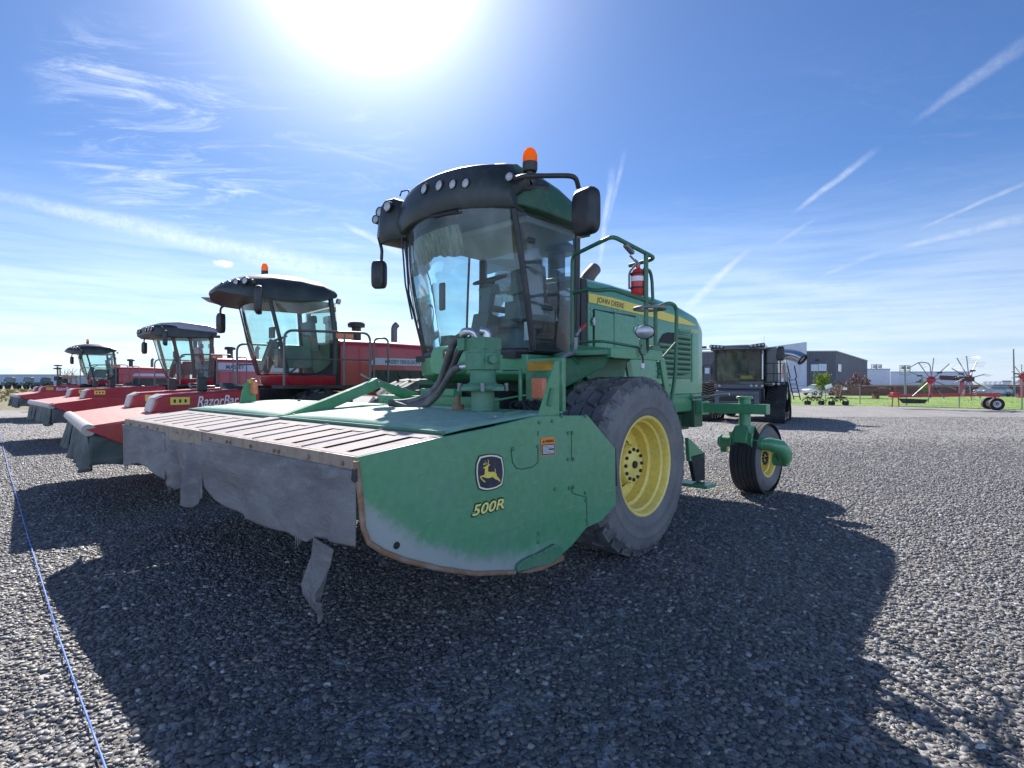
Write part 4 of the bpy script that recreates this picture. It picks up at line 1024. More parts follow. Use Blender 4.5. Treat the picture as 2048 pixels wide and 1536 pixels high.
c3 = curtain('front_curtain', ((408,975),(425,1000),(450,1016),(490,1036),(540,1054),(590,1070),(622,1082),(632,1074),(655,1078),(690,1085),(715,1092),(730,1088)), xc+.0, XP-.002, ZF-.07, M['curtain'], 21, .02, 110, 34, folds=((P(690,980,y=YF).x,.16,-.03),(P(640,980,y=YF).x,.14,.03),(P(470,980,y=YF).x,.2,.03),(P(440,960,y=YF).x,.05,-.013,.5),(P(500,980,y=YF).x,.045,.011,.55),(P(560,990,y=YF).x,.05,-.011,.4),(P(610,1000,y=YF).x,.04,.01,-.2),(P(700,980,y=YF).x,.04,.011,-.25),(P(668,980,y=YF).x,.05,-.011,-.18)))
ts = MB(); tq = [(628,1074),(640,1082),(668,1098),(664,1112),(656,1136),(647,1170),(640,1186),(641,1200),(656,1204),(650,1214),(640,1232),(626,1248),(621,1254),(619,1246),(624,1232),(622,1210),(616,1185),(612,1165),(614,1135),(621,1110)]
tp = [P(u,v,y=YF-.03) for u, v in tq]
for q in tp: q.y += .05*math.sin((q.z-.6)*14)*min(1,(.72-q.z)*3)
ts.prism(tp, (0,.006,0)); ts.build('torn_strip', M['curtain'], hdr, smooth=0)
fz = MB()
for u, v0, v1 in ((592,1069,1090),(596,1071,1093),(600,1072,1088),(337,972,988),(341,976,986),(250,932,942),(254,932,940)):
    fz.tube([P(u,v0,y=YF-.02), P(u+.6,(v0+v1)/2,y=YF-.03), P(u-.5,v1,y=YF-.02)], [.007,.006,.004], 5)
fz.build('frayed_threads', M['curtain'], hdr)
fl2 = MB(); fl2.prism([P(u,v,y=YF-.03) for u, v in ((704,938),(713,938),(713,962),(708,966),(702,960))], (0,.004,0)); fl2.build('curtain_tear', M['rubber'], hdr)
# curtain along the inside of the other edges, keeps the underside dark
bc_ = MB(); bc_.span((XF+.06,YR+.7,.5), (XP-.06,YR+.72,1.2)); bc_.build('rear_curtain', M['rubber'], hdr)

# hydraulic motor on the deck
mo = empty('hydraulic_motor', (1.483,-1.79,0), 0, hdr)
hmc = V(1.483,-1.79,0)
mt = MB(); zb_ = 1.445
mt.lathe([(0,.105),(.0,.105),(.02,.095),(.20,.095),(.20,.17),(.225,.175),(.245,.16),(.25,.12),(.27,.105),(.36,.105),(.36,.13),(.50,.13),(.50,.12),(.53,.12)], hmc+V(0,0,zb_), (0,0,1), 28)
mt.box(hmc+V(0,0,zb_+.21), (.34,.30,.035), rz=R(45)); mt.box(hmc+V(.0,0,zb_+.445), (.21,.20,.17)); mt.box(hmc+V(0,0,zb_+.57), (.23,.20,.10)); mt.box(hmc+V(-.13,-.06,zb_+.57), (.08,.14,.10))
mt.cyl(hmc+V(.12,-.02,zb_+.44), hmc+V(.17,-.05,zb_+.44), .035, 10); mt.cyl(hmc+V(-.17,-.08,zb_+.55), hmc+V(-.13,-.08,zb_+.55), .025, 10)
mt.build('motor_body', M['green_dull'], hdr, smooth=40, bevel=.008)
bpz = zs(YR)+.0
bs_ = MB(); bs_.box(hmc+V(-.08,-.08,zb_+.005), (.26,.20,.05)); bs_.box(hmc+V(.16,.02,zb_+.0), (.20,.32,.07), rz=R(20)); bs_.prism([P(u,v,x=1.90) for u, v in ((985,852),(1020,845),(1060,836),(1062,828),(1035,820),(1010,825))], (.02,0,0)); bs_.build('motor_mount', M['green_dull'], hdr, bevel=.01)
mb_ = MB()
for a in (45,135,225,315): mb_.cyl(hmc+V(.19*math.cos(R(a)),.19*math.sin(R(a)),zb_+.19), hmc+V(.19*math.cos(R(a)),.19*math.sin(R(a)),zb_+.255), .017, 8)
mb_.build('motor_bolts', M['grey'], hdr, smooth=30)
ft = MB()
e0 = P(958,672,x=1.45); e1_ = P(945,664,x=1.42); e2_ = P(925,671,x=1.36)
ft.tube([V(1.44,-1.82,zb_+.60), V(1.43,-1.85,zb_+.67), V(1.38,-1.90,zb_+.675), P(925,670,x=1.30)], .033, 12, fil=.05)
ft.tube([V(1.54,-1.80,zb_+.60), V(1.54,-1.80,zb_+.67), V(1.50,-1.84,zb_+.675)], .033, 12, fil=.04)
ft.tube([P(942,732,x=1.38), P(921,734,x=1.28)], .028, 10); ft.build('hose_fitting', M['steel'], hdr, smooth=50)
ho = MB()
ho.tube([P(927,669.5,x=1.31), P(906,684,x=1.18), P(893,730,x=1.04), P(878,772,x=.86), P(848,797,x=.62), P(810,806,x=.42), P(778,806,x=.30)], .034, 12, fil=.25)
ho.tube([P(945,676,x=1.36), P(920,696,x=1.22), P(905,735,x=1.10), P(886,775,x=.92), P(858,802,x=.72), P(825,814,x=.52), P(795,812,x=.38)], .030, 12, fil=.25)
ho.tube([P(922,734,x=1.29), P(905,740,x=1.18), P(893,762,x=1.02), P(872,795,x=.84), P(845,815,x=.66), P(815,816,x=.50), P(790,808,x=.38)], .030, 12, fil=.2)
ho.build('hydraulic_hose', M['hose'], hdr, smooth=60)
hc_ = MB(); q = P(777,806,x=.30); hc_.lathe([(0,.05),(.03,.05)], q, (-.8,.4,0), 16); hc_.build('hose_clamp', M['rubber'], hdr, smooth=30)
# lift arm plates
la_ = MB(); xq = -.388
la_.prism([P(u,v,x=xq) for u, v in ((544,836),(640,800),(735,762),(744,756),(753,763),(752,775),(730,785),(640,823),(590,836))], (.10,0,0))
la_.prism([P(u,v,x=xq) for u, v in ((748,758),(762,764),(832,787),(838,800),(822,806),(752,773))], (.08,0,0)); la_.build('lift_arm', M['green'], hdr, bevel=.01)
lp_ = MB(); q = P(757,767,x=xq+.10); lp_.cyl(q+V(-.02,0,0), q+V(.03,0,0), .026, 10); lp_.tube([P(722,748,x=xq), P(745,760,x=xq)], .012, 6); lp_.build('arm_pin', M['grey'], hdr, smooth=40)
sup = MB(); sup.prism([P(u,v,x=XP-.035) for u, v in ((1074,832),(1108,722),(1117,722),(1116.5,832),(1104,845),(1078,848))], (.012,0,0))
sup.prism([P(u,v,x=-2.62) for u, v in ((478,812),(482,790),(486,772),(500,757),(510,757),(512,812))], (.014,0,0)); sup.build('support_bracket', M['green'], hdr, bevel=.004)
sb_ = MB(); sb_.prism([P(u,v,x=XP-.02) for u, v in ((1094,810),(1101,776),(1105,776),(1101,813))], (.012,0,0)); sb_.build('bracket_plate', M['green_dull'], hdr)
of_ = MB(); q = P(1078,777,x=1.80); of_.box(q, (.13,.05,.17)); q = P(508,775,x=-2.55); of_.box(q, (.13,.05,.17)); of_.build('orange_reflector', M['orange_lens'], hdr, bevel=.012)
yb2 = MB(); yb2.prism([P(u,v,x=1.70) for u, v in ((1055,724),(1108,722),(1104,740),(1055,742))], (0,.012,0)); q = P(499,763,x=-2.60); yb2.box(q, (.10,.02,.05)); yb2.build('reflector_strip', M['decal_ochre'], hdr)
br2 = MB(); br2.span((1.38,-1.15,1.45), (1.80,-1.10,1.92)); br2.tube([V(1.45,-1.3,1.50), V(1.45,-1.3,1.82), V(1.05,-1.1,1.83)], .02, 6); br2.tube([P(985,802,x=1.2), P(1052,790,x=1.5)], .012, 6); br2.span((-.9,-1.2,1.42), (.95,-1.05,1.56)); br2.span((-.2,-1.12,1.56),(.35,-1.0,1.64))
br2.build('hose_rack', M['green'], hdr, bevel=.008)
pc = MB(); pc.tube([P(1118,815,x=1.75), P(1115,780,x=1.72), P(1114,728,x=1.70), P(1128,712,x=1.62), P(1148,705,x=1.5), P(1152,694,x=1.5), P(1152,675,x=1.5)], .021, 8, fil=.06); pc.build('grey_conduit', M['grey'], hdr, smooth=50)
lvv = MB(); lvv.bar(P(1152,672,x=1.45), P(1161,658,x=1.45), .02, .03); lvv.mi = 1; lvv.bar(P(1161,659,x=1.45), P(1171,648,x=1.45), .022, .035); lvv.build('pull_lever', [M['grey'], flat('red_grip', (.35,.03,.02), .4)], root, bevel=.004)
kn = MB()
for k in range(7):
    a = P(1030+6*k, 812+3*math.sin(k*2.1), x=1.5); kn.tube([a, a+V(.06,.02,.05), a+V(.12,0,-.03)], .014, 6, fil=.04)
kn.tube([P(1032,812,x=1.4)+V(.07*math.cos(x_),.0,.04*math.sin(x_)) for x_ in [k*.5 for k in range(13)]], .012, 6); kn.build('hose_tangle', M['rubber'], hdr, smooth=40)
vl = MB(); q = P(916,818,x=1.2); vl.cyl(V(q.x,q.y,ZR), V(q.x,q.y,ZR+.06), .05, 10); vl.cyl(V(q.x,q.y,ZR+.06), V(q.x,q.y,ZR+.14), .022, 10)
q = P(598,812,x=-1.75); vl.cyl(V(q.x,q.y,1.42), V(q.x,q.y,1.50), .02, 8); vl.box((q.x,q.y,1.44), (.12,.05,.03)); vl.build('grease_valve', M['rust'], hdr, smooth=40)

# fire extinguisher hung on the rail post
ext = empty('fire_extinguisher', (root.matrix_basis @ V(0,0,0)), R(-43))
ext.location = (-.10,6.86,0)
tag(ext, 'red fire extinguisher with a white band strapped to the green handrail post', 'fire extinguisher')
ec_ = V(Xr-.09, P(1276,560,x=Xr-.09).y-.0, 0); zt_ = P(1276,538,x=ec_.x).z; zb2 = P(1276,591,x=ec_.x).z
eb_ = MB(); eb_.lathe([(0,0),(0,.062),(.015,.072),(zt_-zb2-.05,.072),(zt_-zb2-.01,.05),(zt_-zb2+.01,.022),(zt_-zb2+.03,.022)], V(ec_.x,ec_.y,zb2), (0,0,1), 24); eb_.build('cylinder', M['red_ext'], ext, smooth=50)
el = MB(); el.lathe([((zt_-zb2)*.52,.0735),((zt_-zb2)*.70,.0735)], V(ec_.x,ec_.y,zb2), (0,0,1), 24); el.build('white_label', M['decal_white'], ext, smooth=50)
es = MB()
for k in (.24, .78): es.lathe([((zt_-zb2)*k,.078),((zt_-zb2)*k+.018,.078)], V(ec_.x,ec_.y,zb2), (0,0,1), 20); es.bar(V(ec_.x-.08,ec_.y,zb2+(zt_-zb2)*k+.01), V(Xr+.02,ec_.y,zb2+(zt_-zb2)*k+.01), .01, .018)
es.build('strap', M['dark'], ext, smooth=40)
eh = MB(); eh.cyl(V(ec_.x,ec_.y,zt_), V(ec_.x,ec_.y,zt_+.06), .022, 10); eh.bar(V(ec_.x,ec_.y,zt_+.05), V(ec_.x-.06,ec_.y-.06,zt_+.14), .02, .015); eh.bar(V(ec_.x+.01,ec_.y,zt_+.06), V(ec_.x-.02,ec_.y-.03,zt_+.10), .02, .012)
eh.tube([V(ec_.x,ec_.y-.02,zt_+.05), V(ec_.x-.08,ec_.y-.04,zt_-.02), V(ec_.x-.085,ec_.y-.03,zt_-.20)], .012, 8, fil=.05); eh.build('valve_handle', M['grey'], ext, smooth=40)
# ------------------------------------------------------------------ red windrowers
def red_windrower(ox, oy, yaw, label, boxy=False, hy=-3.3, razor=True, detail=True, beac=True, brand=None):
    fr = Frame(ox, oy, yaw); rt = empty('windrower', (ox,oy,0), R(yaw)); tag(rt, label, 'windrower', 'red windrowers parked in a row')
    for s in (1, -1):
        big_wheel(rt, 1.65*s, 0, .80, .80, .52, .42, s, M['grey'], M['rubber'], M['rubber'], 'bar', .14, 22)
    for s in (1, -1):
        big_wheel(rt, 1.30*s, 3.35, .50, .50, .34, .25, s, M['grey'], M['rubber'], M['rib_rubber'], 'rib', .05, 20)
    c = MB()
    for sx in (-.5,.5): c.span((sx-.08,-1.2,.9), (sx+.08,3.6,1.15))
    c.span((-1.3,-.15,.68), (1.3,.15,.98)); c.span((-1.2,3.2,.9), (1.2,3.4,1.1)); c.span((-.6,-.9,1.0), (.6,.5,1.6)); c.build('chassis', M['dark'], rt, bevel=.01)
    # cab
    cb_ = MB(); rings_ = []
    for yo, z, wd, bl in ((-.18,1.60,.72,.10), (-.30,1.68,.78,.16), (-.36,1.84,.80,.18)):
        rings_.append([V(-wd,.55,z)]+[V(-wd+2*wd*k/10, yo-bl*(1-((k-5)/5)**2), z) for k in range(11)]+[V(wd,.55,z)])
    cb_.loft(rings_); cab_ = cb_.build('cab', M['red'], rt, smooth=40, bevel=.015)
    A_ = .80; zt = 3.12
    def w_(u, v):
        s = 2*u-1; return V(A_*s, -.36-(.30 if not boxy else .36)*v-.04*math.sin(math.pi*v)-(.20-.02*v)*(1-abs(s)**2.2), 1.86+(zt-1.86)*v)
    g_ = MB(); g_.grid(lambda u, v: w_(u, v), 16, 8); g_.build('windshield', M['glass_pale'], cab_, smooth=60)
    def sd(s, u, v):
        yb = -.34+(.78)*u; yt = -.64+(1.02 if not boxy else 1.14)*u
        b = .10 if not boxy else .02; rnd_ = 0 if boxy else .25*max(0, u-.55)**2*4*(1-v)**4
        return V(s*(A_+.01+b*math.sin(math.pi*min(1,u+.1))*math.sin(math.pi*(.15+.7*v))), yb*(1-v)+yt*v, 1.86+(zt+.12*u-1.86)*v+rnd_)
    for s in (1, -1):
        q = MB(); q.grid(lambda u, v: sd(s, u, v), 8, 8); q.build('door_window', M['glass_pale'], cab_, smooth=60)
    q = MB(); q.add([(-.78,.62,2.2),(.78,.62,2.2),(.78,.55,3.2),(-.78,.55,3.2)], [(0,1,2,3)]); q.build('rear_window', M['glass_pale'], cab_, smooth=0)
    p_ = MB(); pr = .035 if not boxy else .05
    for s in (1, -1):
        p_.tube([sd(s,0,k/6)+V(0,-.005,0) for k in range(7)], pr, 8)
        if boxy:
            p_.tube([sd(s,.42,k/6) for k in range(7)], .05, 8); p_.tube([sd(s,1,k/6) for k in range(7)], .06, 8)
        else: p_.tube([sd(s,k/8,0) for k in range(9)], .022, 6)
        p_.tube([V(s*.84,.50,1.86), V(s*.86,.52,2.5), V(s*.80,.44,3.3)], .05, 8)
    p_.build('pillars', M['bronze'] if boxy else M['roof_black'], cab_, smooth=40)
    q = MB(); q.span((-.78,-.6,3.14), (.78,.5,3.20)); q.build('headliner', M['offwhite'], cab_)
    q = MB(); q.box((.0,.12,2.25), (.5,.46,.16)); q.box((.0,.36,2.60), (.48,.13,.60), rx=R(8)); q.box((.0,.42,2.94), (.26,.10,.16), rx=R(8)); q.box((.38,.0,2.35), (.14,.5,.10)); q.build('driver_seat', M['red'] if boxy else M['seat'], cab_, bevel=.04)
    q = MB(); q.bar((.0,-.50,1.9), (.0,-.30,2.45), .18, .14); q.box((.36,-.1,2.15), (.2,.6,.35)); q.box((.30,-.45,2.62), (.22,.05,.2)); q.bar((-.2,-.45,1.9), (-.05,-.28,2.5), .07, .2)
    sc2 = V(0,-.26,2.52); nn = V(0,-.4,.92).normalized(); ea = V(1,0,0); eb2 = nn.cross(ea)
    q.tube([sc2+(ea*math.cos(a)+eb2*math.sin(a))*.19 for a in [2*math.pi*k/20 for k in range(20)]], .014, 6, closed=True); q.bar(sc2-V(.19,0,0), sc2+V(.19,0,0), .02, .02); q.build('console', M['console'], cab_, bevel=.01)
    if detail and not boxy:
        q = MB(); a = fr.P(533,727, y=-.46); q.box(a, (.19,.01,.24)); q.build('notice', M['decal_white'], cab_)
    q = MB(); q.tube([w_(.30,1)+V(0,-.03,0), w_(.45,.45)+V(0,-.03,0), w_(.50,.30)+V(0,-.03,0)], .012, 5); q.tube([w_(.05,.98)+V(0,-.03,0), w_(.42,.45)+V(0,-.03,0)], .010, 5); q.build('wiper', M['black'], cab_, smooth=40)
    # roof
    ro = MB()
    if not boxy:
        S = []
        for (y, wd, zb, z2, e) in ((-1.36,.30,3.30,3.36,2.5), (-1.25,.62,3.22,3.46,2.6), (-1.0,.86,3.16,3.58,2.8), (-.6,.95,3.14,3.67,3), (-.1,.95,3.16,3.68,3), (.3,.93,3.22,3.62,3), (.52,.88,3.28,3.50,3), (.58,.80,3.33,3.44,3)): S.append(ring(0,0,y,wd,zb,z2,14,e))
        ro.loft(S); roof_ = ro.build('roof', M['roof_black'], rt, smooth=45, bevel=.02)
        hn_ = MB(); hn_.loft([[V(x0,y0_,z0) for x0, y0_, z0 in pts] for pts in ([(-.80,-1.05,3.18),(-.72,-1.12,3.34),(-.60,-.95,3.40),(-.60,-.9,3.2)], [(-.95,-1.22,3.24),(-.93,-1.25,3.30),(-.9,-1.15,3.33),(-.9,-1.12,3.26)], [(-1.03,-1.32,3.32),(-1.03,-1.33,3.33),(-1.02,-1.31,3.335),(-1.02,-1.30,3.325)])]); hn_.build('roof_horn', M['grey'], roof_, smooth=30)
        for s in (1, -1):
            for k in range(4):
                x = s*(.24+.19*k); y = -1.275+.36*max(0,(abs(x)-.2))**1.7; lamp(roof_, V(x,y+.02*k,3.385+.015*k), (s*(.15+.5*abs(x)),-1,.1), .06)
    else:
        S = []
        for (y, wd, zb, z2, e) in ((-1.25,.80,3.22,3.42,8), (-1.1,.92,3.14,3.52,8), (-.6,.98,3.12,3.55,8), (.3,.98,3.16,3.50,8), (.62,.95,3.22,3.42,8)): S.append(ring(0,0,y,wd,zb,z2,14,e))
        ro.loft(S); roof_ = ro.build('roof', M['roof_black'], rt, smooth=40, bevel=.02)
        tp_ = MB(); S = []
        for (y, wd, zb, z2, e) in ((-.95,.80,3.50,3.58,6), (-.5,.99,3.40,3.64,8), (.3,.99,3.36,3.60,8), (.60,.97,3.34,3.52,8)): S.append(ring(0,0,y,wd,zb,z2,12,e))
        tp_.loft(S); tp_.build('roof_cap', M['roof_grey'], roof_, smooth=40, bevel=.02)
        for s in (1, -1):
            for x in (.35,.6,.82): lamp(roof_, V(s*x,-1.27+.12*max(0,x-.5),3.36), (s*.1*x,-1,.1), .07)
            q = MB(); q.box((s*1.0,.55,3.22), (.10,.25,.10)); q.build('rear_lamp', M['black'], roof_, bevel=.02)
    q = MB(); q.tube([V(.6,-.8,3.38), V(1.02,-1.0,3.42), V(1.10,-.98,3.34)], .022, 6, fil=.05); q.tube([V(-.7,-.9,3.25), V(-.98,-1.0,3.15), V(-1.0,-1.0,3.0)], .022, 6, fil=.05); q.build('mirror_arm', M['black'], roof_, smooth=40)
    mirror(roof_, V(1.10,-.93,3.08), .27, .48, .11, -20); mirror(roof_, V(-.98,-1.0,2.86), .16, .40, .10, 25)
    if beac: beacon(roof_, V(.05,-.50,3.66), .26, .06)
    q = MB(); q.cyl((.72,.60,3.25), (.72,.66,3.24), .055, 12); q.build('rear_lamp', M['lens'], roof_, smooth=40)
    # hood
    h_ = MB(); S = []
    for (y, wd, zb, sh2, z2) in ((.66,.74,1.55,2.40,2.55), (1.6,.74,1.42,2.40,2.56), (2.8,.73,1.40,2.36,2.54), (3.7,.70,1.42,2.28,2.48), (4.0,.60,1.5,2.1,2.36)):
        r_ = [V(-wd,y,zb), V(wd,y,zb), V(wd,y,sh2)]
        for k in range(1, 10):
            a = math.pi*k/10; r_.append(V(wd*math.copysign(abs(math.cos(a))**.4, math.cos(a)), y, sh2+(z2-sh2)*math.sin(a)**.7))
        r_.append(V(-wd,y,sh2)); S.append(r_)
    h_.loft(S); hd_ = h_.build('engine_hood', M['red'], rt, smooth=45, bevel=.02)
    q = MB(); q.span((-.72,.52,1.6), (.73,.655,2.45)); q.build('radiator_frame', M['dark'], hd_)
    xs_ = .742; q = MB()
    if not boxy: q.prism([V(xs_,1.25,2.06), V(xs_,1.36,2.20), V(xs_,3.6,2.20), V(xs_,3.6,2.06)], (.004,0,0))
    else: q.prism([V(xs_,.70,2.10), V(xs_,.70,2.38), V(xs_,3.5,2.38), V(xs_,3.5,2.10)], (.004,0,0))
    q.build('side_stripe', M['stripe'], hd_, smooth=0)
    if not boxy:
        q = MB(); q.prism([V(xs_-.002,1.02,1.55), V(xs_-.002,1.35,1.96), V(xs_-.002,3.55,1.96), V(xs_-.002,3.55,1.55)], (.006,0,0)); q.build('vent_panel', M['black'], hd_, smooth=0)
        q = MB()
        for k in range(8): q.bar(V(xs_+.012,1.35+.27*k,1.92), V(xs_+.012,1.55+.27*k,1.58), .05, .02, (1,0,0))
        q.build('vent_slat', M['roof_black'], hd_)
    if brand:
        a, b_, z0 = brand[1]; lettering('lettering', brand[0], M['decal_navy'], hd_, (xs_+.006,a,z0), (xs_+.006,b_,z0), (xs_+.006,a,z0+brand[2]), bold=.02)
        if not boxy: lettering('lettering', 'WR', M['decal_navy'], hd_, (xs_+.006,2.46,2.08), (xs_+.006,2.66,2.08), (xs_+.006,2.46,2.19), bold=.015)
    q = MB(); q.cyl((-.05,1.36,2.5), (-.05,1.36,2.90), .095, 14); q.lathe([(-.02,0),(-.02,.17),(.05,.18),(.08,.15),(.09,0)], (-.05,1.36,2.88), (0,0,1), 18); q.build('air_intake', M['roof_black'], rt, smooth=40)
    q = MB(); q.tube([V(-.3,2.38,2.45), V(-.3,2.38,2.95), V(-.28,2.45,3.02)], .07, 12, fil=.08); q.build('exhaust_pipe', M['rail'], rt, smooth=40)
    # platform and rails
    q = MB(); q.span((.80,-.62,1.60), (1.42,1.6,1.66)); q.span((-1.42,-.62,1.60), (-.80,1.2,1.66)); q.build('platform', M['dark'], rt, bevel=.006)
    q = MB(); X1 = 1.38
    q.tube([V(X1,-.60,1.66), V(X1,-.60,2.58), V(X1,.95,2.62), V(X1,.95,1.66)], .022, 8, fil=.16); q.tube([V(X1,-.60,2.10), V(X1,.95,2.12)], .016, 6); q.tube([V(X1,.45,1.66), V(X1,.45,2.60)], .02, 8)
    q.tube([V(1.05,1.20,1.66), V(1.05,1.20,2.56), V(1.05,1.50,2.58), V(1.05,1.50,1.66)], .02, 8, fil=.12)
    q.tube([V(-1.38,-.60,1.66), V(-1.38,-.60,2.50), V(-1.38,.9,2.50), V(-1.38,.9,1.66)], .022, 8, fil=.16); q.tube([V(-1.38,-.60,2.08), V(-1.38,.9,2.10)], .016, 6)
    q.build('handrail', M['rail'], rt, smooth=50)
    q = MB(); q.box((1.34,.48,2.54), (.10,.30,.10)); q.build('rail_lamp', M['orange_lens'], rt, bevel=.015)
    # mower header with a pale front roller edge, hump covers and hanging canvas
    hh = empty('mower_header', (0,0,0), 0, rt); yF = hy; W2 = 2.13
    d_ = MB()
    top = [V(-W2,yF,1.17), V(W2,yF,1.17), V(W2,yF+1.0,1.30), V(W2,-1.2,1.34), V(-W2,-1.2,1.34), V(-W2,yF+1.0,1.30)]
    d_.loft([[V(-W2+.0,yF+.05,1.16), V(-W2,yF+.9,1.28), V(-W2,-1.0,1.30), V(-W2,-1.0,1.12), V(-W2,yF+.9,1.10), V(-W2,yF+.05,1.08)], [V(W2,yF+.05,1.16), V(W2,yF+.9,1.28), V(W2,-1.0,1.30), V(W2,-1.0,1.12), V(W2,yF+.9,1.10), V(W2,yF+.05,1.08)]])
    d_.build('deck', M['red_deck'], hh, smooth=30, bevel=.01)
    q = MB(); q.tube([V(-W2-.01,yF+.05,1.11), V(W2+.01,yF+.05,1.11)], .075, 14); q.build('front_roller', M['grey_cap'], hh, smooth=50)
    for s in (1, -1):
        q = MB(); q.prism([V(s*(W2+.005),yF+.02,1.12), V(s*(W2+.005),yF+.9,1.29), V(s*(W2+.005),-.95,1.33), V(s*(W2+.005),-.95,.60), V(s*(W2+.005),yF+1.1,.58), V(s*(W2+.005),yF+.5,.86)], (s*.03,0,0)); q.build('end_panel', M['red'], hh, bevel=.006)
        # hump cover with pale sloping nose
        xh = 1.15*s
        q = MB(); P0 = [V(xh-.30,yF+.80,1.26), V(xh-.30,yF+.86,1.47), V(xh-.30,yF+.98,1.53), V(xh-.30,-1.0,1.62), V(xh-.30,-1.0,1.2)]; q.prism(P0, (.60,0,0)); hu = q.build('drive_cover', M['red'], hh, bevel=.04, seg=3)
        q = MB(); q.loft([[V(xh-.285+.57*i,yF+.795,1.27), V(xh-.285+.57*i,yF+.845,1.48), V(xh-.285+.57*i,yF+.97,1.545), V(xh-.285+.57*i,yF+.98,1.50), V(xh-.285+.57*i,yF+.9,1.3)] for i in (0, 1)]); q.build('cover_nose', M['grey_cap'], hh, smooth=30, bevel=.02)
        q = MB(); q.span((xh+.301,yF+1.05,1.38), (xh+.304,yF+1.30,1.49)); q.build('safety_decal', M['decal_yellow'], hh)
        q = MB()
        for k in range(3): q.span((xh+.304,yF+1.09+.07*k,1.41), (xh+.306,yF+1.12+.07*k,1.46))
        q.build('decal_symbols', M['decal_black'], hh)
        q = MB(); q.box((xh+.12,yF+1.5,1.68), (.08,.14,.22)); q.box((xh-.1,yF+1.9,1.66), (.22,.16,.08)); q.box((xh+.1,yF+2.0,1.63),(.3,.4,.04)); q.build('drive_bracket', M['roof_black'], hh, bevel=.02)
    if razor:
        xr = 1.15+.302; lettering('lettering', 'RazorBar', M['decal_white'], hh, (xr,-1.90,1.34), (xr,-1.32,1.36), (xr,-1.90,1.50), shear=.25, bold=.01)
    q = MB(); q.span((-.84,yF+1.5,1.28), (.84,-.95,1.50)); q.span((-W2+.1,yF+.8,.75), (W2-.1,-1.0,1.1)); q.build('header_frame', M['red'], hh, bevel=.02)
    rd = random.Random(int(abs(ox)*10)+3)
    def canvas(xa_, xb_, y0_, bot, n_, ph, side=False):
        def f(u, v):
            if not side: x = xa_+(xb_-xa_)*u; y = y0_
            else: x = xa_; y = y0_+(xb_-y0_)*u
            zt_ = 1.10 if not side else 1.06-.30*u
            z = zt_+(bot+.05*math.sin(7*u+ph)-zt_)*v
            k = .06*v*math.sin(u*n_+ph)+.035*v*math.sin(u*n_*2.3+2*v+ph)
            return V(x+(k if side else 0), y-.01+(0 if side else k-.03*v), z)
        m_ = MB(); m_.grid(f, 40, 10); m_.build('canvas_curtain', M['curtain_grey'], hh, smooth=80, solid=.006)
    cuts = [-W2, -1.2, -.3, .75, 1.50, W2]
    for i in range(5): canvas(cuts[i]+.02, cuts[i+1]-(.06 if i in (2,3) else .0), yF+.04, .62+.05*(i % 2), 9, i*1.3+rd.random()*3)
    canvas(W2-.03, yF+1.6, yF+.06, .62, 10, 1.0, True); canvas(-W2+.03, yF+1.6, yF+.06, .62, 10, 2.0, True)
    return rt
red_windrower(-4.24, 10.73, -49, 'nearest red windrower beside the green one, rounded black roof with orange beacon', brand=('MASSEY FERGUSON', (1.60,2.40,2.09), .08))
red_windrower(-10.77, 18.54, -43.7, 'red windrower with a boxy brown-framed cab and flat grey roof, second in the red row', boxy=True, hy=-3.8, razor=False, beac=False, brand=('MASSEY', (.95,1.55,2.17), .14))
red_windrower(-21.1, 28.6, -44.4, 'farthest and smallest of the red windrowers, rounded dark roof, end of the row', razor=True, detail=False)
